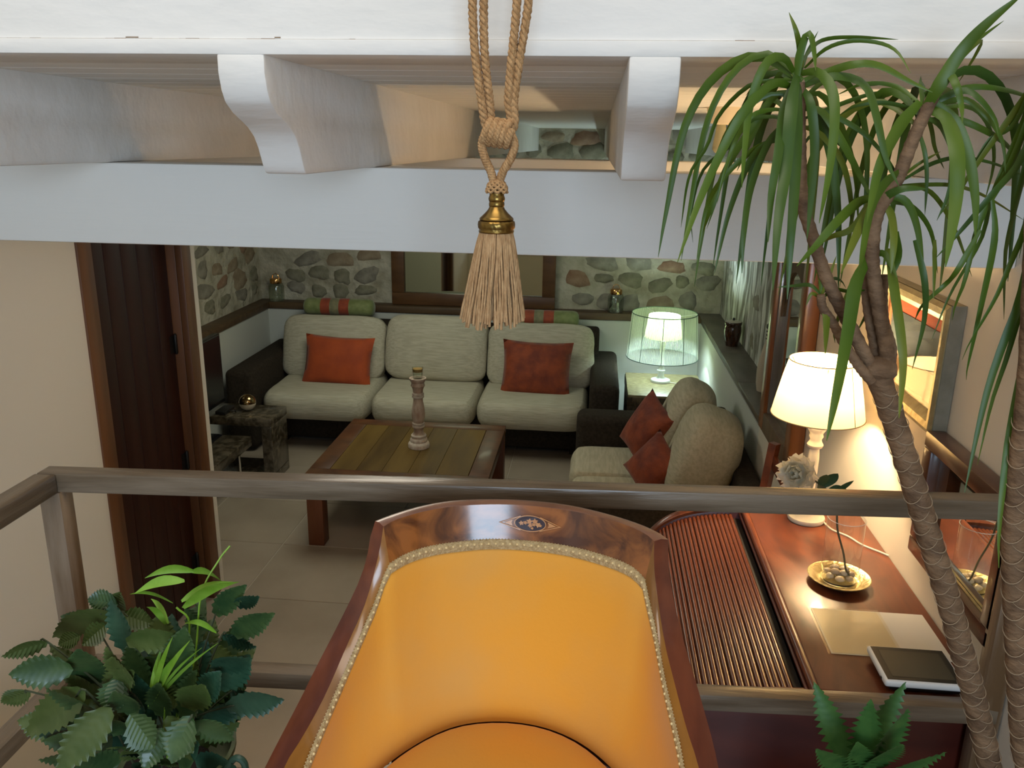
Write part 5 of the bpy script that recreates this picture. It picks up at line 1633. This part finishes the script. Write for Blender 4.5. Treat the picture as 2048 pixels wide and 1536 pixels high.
def scars(pts, r0, r1, step, seed):
    rnd = random.Random(seed)
    P = resample(catmull(mm(pts), 8), 300)
    L = sum((P[i + 1] - P[i]).length for i in range(299))
    m_ = M()
    s = 0.01
    k = 0
    while s < L - 0.01:
        i = int(299 * s / L)
        t = (P[min(i + 1, 299)] - P[max(i - 1, 0)]).normalized()
        u = t.cross(Vector((0, 1, 0))).normalized()
        v = u.cross(t)
        r = (r0 + (r1 - r0) * s / L) * 1.03
        a0 = -PI / 2 + (0.75 if k % 2 else -0.75) + rnd.uniform(-.2, .2)
        q = []
        for j in range(9):
            a = a0 + (-1 + 2 * j / 8) * 1.15
            q.append(P[i] + (u * math.cos(a) + v * math.sin(a)) * r - t * 0.011 * (1 - ((-1 + 2 * j / 8)) ** 2) + t * 0.004)
        m_.tube(q, [.0002, .0005, .0007, .0008, .0008, .0008, .0007, .0005, .0002], 4)
        s += step * rnd.uniform(.8, 1.2)
        k += 1
    return m_


_tk = [o for o in dp.children if o.name.startswith('trunk') and 'knot' not in o.name][0]
_t2 = [o for o in dp.children if o.name.startswith('second_trunk')][0]
obj('leaf_scar', scars([600, 1050, 1325, 576, 1050, 1400, 503, 1050, 1594, 437, 1050, 1752, 391, 1050, 1861, 364, 1050, 1920], .0162, .0152, .0115, 1), 'scar', _tk, ang=80, kind='stuff')
obj('leaf_scar', scars([619, 1000, 1372, 597, 1000, 1442, 551, 1000, 1650, 533, 1000, 1747, 525, 1000, 1833, 519, 1000, 1916], .0155, .0142, .0125, 2), 'scar', _t2, ang=80, kind='stuff')
_lr = random.Random(8)
_lm = ['dracaena_leaf', 'dracaena_leaf', 'dracaena_leaf_b', 'dracaena_leaf_c']


def strap(pts, w, seed, m_):
    P = resample(catmull(pts, 6), 20)
    n = len(P)
    rnd = random.Random(seed)
    tw = rnd.uniform(-.55, .55)
    rows_ = []
    for i in range(n):
        t = i / (n - 1)
        tg = (P[min(i + 1, n - 1)] - P[max(i - 1, 0)]).normalized()
        side = tg.cross(Vector((0, 1, 0)))
        if side.length < 0.15:
            side = Vector((1, 0, 0))
        side.normalize()
        nrm = side.cross(tg).normalized()
        a = tw * (1 - t) + 0.25 * math.sin(3 * t + seed)
        sd_ = side * math.cos(a) + nrm * math.sin(a)
        nn = nrm * math.cos(a) - side * math.sin(a)
        ww = w / 2 * min(1, 0.55 + t * 2.2) * max(0.02, (1 - t ** 2.6)) ** 0.75
        rows_.append([P[i] - sd_ * ww, P[i] - nn * ww * 0.28, P[i] + sd_ * ww])
    return obj('leaf', M().grid(rows_), m_, dp, ang=85)


for i, (w, pts) in enumerate(DRACAENA):
    strap([Vector(p) / 1000 for p in pts], w / 1000, i, _lm[_lr.randrange(4)])
# leaves of the three crowns that hang on the far side
for c_, up_, cnt in (((.230, 1.05, 2.255), (0, 0, 1), 9), ((.368, 1.05, 2.235), (.3, 0, 1), 8), ((.480, 1.0, 2.27), (-.2, 0, 1), 8)):
    c_ = Vector(c_)
    for k in range(cnt):
        a = _lr.uniform(.15 * PI, .85 * PI) if c_.x < .46 else _lr.uniform(-.3 * PI, .4 * PI)
        d_ = Vector((math.cos(a), math.sin(a) * .75, 0))
        ln = _lr.uniform(.15, .22)
        h0 = _lr.uniform(-.03, .03)
        pts = [c_ + Vector((0, 0, h0)), c_ + d_ * ln * .30 + Vector((0, 0, h0 + .030)), c_ + d_ * ln * .58 + Vector((0, 0, h0 + .010)), c_ + d_ * ln * .78 + Vector((0, 0, h0 - .05)), c_ + d_ * ln * .88 + Vector((0, 0, h0 - .16)), c_ + d_ * ln * .92 + Vector((0, 0, h0 - .22))]
        # keep clear of the wall and of the beam face
        for p in pts:
            p.x = min(p.x, .84)
            p.y = min(p.y, 1.195) if p.z > 2.30 else p.y
        strap(pts, _lr.uniform(.008, .0125), 500 + k, _lm[_lr.randrange(4)])
obj('pot', M().lathe([(0, .751), (.090, .751), (.105, .80), (.125, .97), (.132, .97), (.132, 1.00), (.118, 1.00), (.112, .96), (0, .955)], (.70, 1.02, 0), 32), 'terracotta', dp, ang=40)
obj('soil', M().lathe([(.113, .958), (.09, .972), (0, .978)], (.70, 1.02, 0), 24), 'soil', dp, ang=80)


# artificial plant on the left
lpn = thing('artificial_plant', (-.69, 1.12, .75), 'artificial plant with serrated dark leaves and bright sprigs in a green bucket', 'plant')


def serrated(b, t, w, m_, seed, parent, name='leaf', teeth=9, deep=0.80):
    rnd = random.Random(seed)
    b, t = Vector(b), Vector(t)
    ax_ = t - b
    L = ax_.length
    d_ = ax_.normalized()
    side = d_.cross(Vector((0, 1, 0))).normalized()
    nrm = side.cross(d_).normalized()
    a = rnd.uniform(-.4, .4)
    sd_ = side * math.cos(a) + nrm * math.sin(a)
    nn = (nrm * math.cos(a) - side * math.sin(a))
    if nn.y > 0:
        nn = -nn
    n = teeth * 2
    rows_ = []
    droop = rnd.uniform(.04, .14)
    for i in range(n + 1):
        q = i / n
        ww = w / 2 * (math.sin(PI * (0.03 + 0.96 * q) ** 0.66)) ** 0.85 * (1 - 0.25 * q ** 3)
        if i == n:
            ww = 0.0004
        tooth = 1.0 if i % 2 == 0 else deep
        rib = 0.0016 if i % 2 == 0 else -0.0016
        fold = 0.20
        mid_ = b + ax_ * q - Vector((0, 0, 1)) * (L * droop * q * q)
        fw_ = d_ * (ww * 0.45)
        row = []
        for s in (-1, -.55, 0, .55, 1):
            k = abs(s)
            row.append(mid_ + sd_ * (ww * s * (tooth if k == 1 else 1)) + fw_ * (k if i < n else 0) + nn * (fold * ww * k + rib * k * (1 if i < n else 0)))
        rows_.append(row)
    return obj(name, M().grid(rows_), m_, parent, ang=28)


_sm = ['silk_leaf', 'silk_leaf', 'silk_leaf_b', 'silk_leaf_c']
_bx, _by, _bz = -.70, 1.13, 1.16
for i, (w, b, t) in enumerate(FERN_LEAVES):
    bv_, tv_ = Vector(b) / 1000, Vector(t) / 1000
    m_ = _sm[_lr.randrange(4)]
    if bv_.x > -.60:
        m_ = _sm[(0, 3, 3, 0)[_lr.randrange(4)]]
    elif bv_.x < -.74:
        m_ = _sm[(2, 2, 0, 0)[_lr.randrange(4)]]
    serrated(bv_, tv_, max(.034, min(.070, w * 3.9 / 1000)), m_, i, lpn)
    if i % 2 == 0:
        st_ = Vector((_bx + _lr.uniform(-.04, .04), _by + _lr.uniform(-.04, .04), _bz))
        obj('stem', M().tube(catmull([st_, st_.lerp(bv_, .5) + Vector((0, 0, .02)), bv_, bv_.lerp(tv_, .15)], 4), .0017, 5), 'twig', lpn)
# fill behind and below
for i in range(90):
    a = 2 * PI * i / 18 + _lr.uniform(-.1, .1)
    el = _lr.uniform(-.15, 1.35)
    d_ = Vector((math.cos(a) * math.cos(el), math.sin(a) * math.cos(el) * .75, math.sin(el)))
    b = Vector((_bx, _by, _bz + .02)) + d_ * _lr.uniform(.04, .19)
    e_ = _lr.uniform(.085, .125)
    if (b + d_ * e_).x > -.525:
        continue
    serrated(b, b + d_ * e_, _lr.uniform(.046, .064), _sm[_lr.randrange(4)], 200 + i, lpn)
for i, (w, b, t) in enumerate(BAMBOO_LEAVES):
    bv_, tv_ = Vector(b) / 1000, Vector(t) / 1000
    d_ = (tv_ - bv_).normalized()
    sd_ = d_.cross(Vector((0, 1, 0))).normalized()
    a = _lr.uniform(-.5, .5)
    sd_ = (sd_ * math.cos(a) + sd_.cross(d_) * math.sin(a))
    rows_ = []
    for k in range(9):
        q = k / 8
        ww = max(.0004, w * 1.3 / 1000 * math.sin(PI * (.05 + .95 * q) ** .8))
        c_ = bv_.lerp(tv_, q) + Vector((0, 0, .010 * math.sin(PI * q)))
        rows_.append([c_ - sd_ * ww, c_ + Vector((0, ww * .3, 0)), c_ + sd_ * ww])
    obj('sprig_leaf', M().grid(rows_), 'bamboo_leaf', lpn, ang=80)
for pts in ([(-.69, 1.12, 1.16), (-.668, 1.12, 1.25), (-.640, 1.15, 1.36), (-.628, 1.17, 1.47), (-.602, 1.19, 1.525), (-.585, 1.2, 1.548)], [(-.69, 1.12, 1.16), (-.685, 1.11, 1.24), (-.672, 1.10, 1.30)], [(-.69, 1.12, 1.16), (-.66, 1.14, 1.33), (-.648, 1.16, 1.42), (-.668, 1.16, 1.45)]):
    obj('sprig_stem', M().tube(catmull(pts, 5), .0017, 5), 'bamboo_leaf', lpn)
bk = [(0, .9405), (.082, .9405), (.088, .96), (.112, 1.175), (.117, 1.18), (.117, 1.188), (.110, 1.188), (.106, 1.165), (0, 1.155)]
obj('bucket', M().lathe(bk, (_bx, _by, 0), 36), 'green_bucket', lpn, ang=40)
obj('soil', M().lathe([(.105, 1.157), (.06, 1.163), (0, 1.165)], (_bx, _by, 0), 24), 'soil', lpn, ang=80)
obj('handle', M().tube(catmull([(-.594, 1.11, 1.150), (-.572, 1.105, 1.195), (-.556, 1.10, 1.212), (-.544, 1.10, 1.200), (-.546, 1.10, 1.160), (-.562, 1.102, 1.10), (-.592, 1.11, 1.04)], 6), .0058, 8), 'bucket_handle', lpn, label='curved green handle')
stl = thing('plant_stool', (-.70, 1.13, .75), 'low wooden stool carrying the green bucket, below the frame', 'stool')
obj('seat', M().lathe([(0, .915), (.13, .915), (.135, .925), (.13, .9395), (0, .9395)], (-.70, 1.13, 0), 30), 'landing_board', stl, ang=40)
for i in range(3):
    a = 2 * PI * i / 3 + .3
    obj('leg', M().tube([(-.70 + .08 * math.cos(a), 1.13 + .08 * math.sin(a), .916), (-.70 + .115 * math.cos(a), 1.13 + .115 * math.sin(a), .751)], .013, 8), 'landing_board', stl)

# fern at lower right
fp = thing('potted_fern', (.47, 1.22, .75), 'small green fern with toothed fronds at the foot of the railing', 'plant')
FR = [((.46, 1.19, 1.20), (.372, 1.12, 1.318), .060), ((.47, 1.19, 1.20), (.432, 1.12, 1.345), .058), ((.48, 1.20, 1.20), (.462, 1.17, 1.385), .062), ((.49, 1.20, 1.20), (.512, 1.15, 1.398), .066), ((.49, 1.19, 1.19), (.570, 1.13, 1.325), .055),
      ((.48, 1.19, 1.22), (.495, 1.11, 1.350), .060), ((.48, 1.23, 1.20), (.545, 1.25, 1.365), .055), ((.46, 1.22, 1.2), (.40, 1.26, 1.34), .055), ((.48, 1.19, 1.17), (.44, 1.06, 1.27), .06), ((.48, 1.19, 1.17), (.54, 1.07, 1.27), .06)]
for i, (b, t, w) in enumerate(FR):
    serrated(b, t, w, 'fern_leaf', 300 + i, fp, 'frond', teeth=12, deep=0.58)
    b = Vector(b)
    obj('stem', M().tube([(.475, 1.215, .985), (b.x * .6 + .475 * .4, 1.21, 1.09), b], .0024, 5), 'twig', fp)
obj('pot', M().lathe([(0, .751), (.062, .751), (.085, .96), (.090, .96), (.090, .985), (.080, .985), (.077, .955), (0, .95)], (.475, 1.22, 0), 28), 'terracotta', fp, ang=40)
obj('soil', M().lathe([(.077, .953), (.04, .962), (0, .964)], (.475, 1.22, 0), 20), 'soil', fp, ang=80)

if SC.camera is None:
    SC.camera = cam
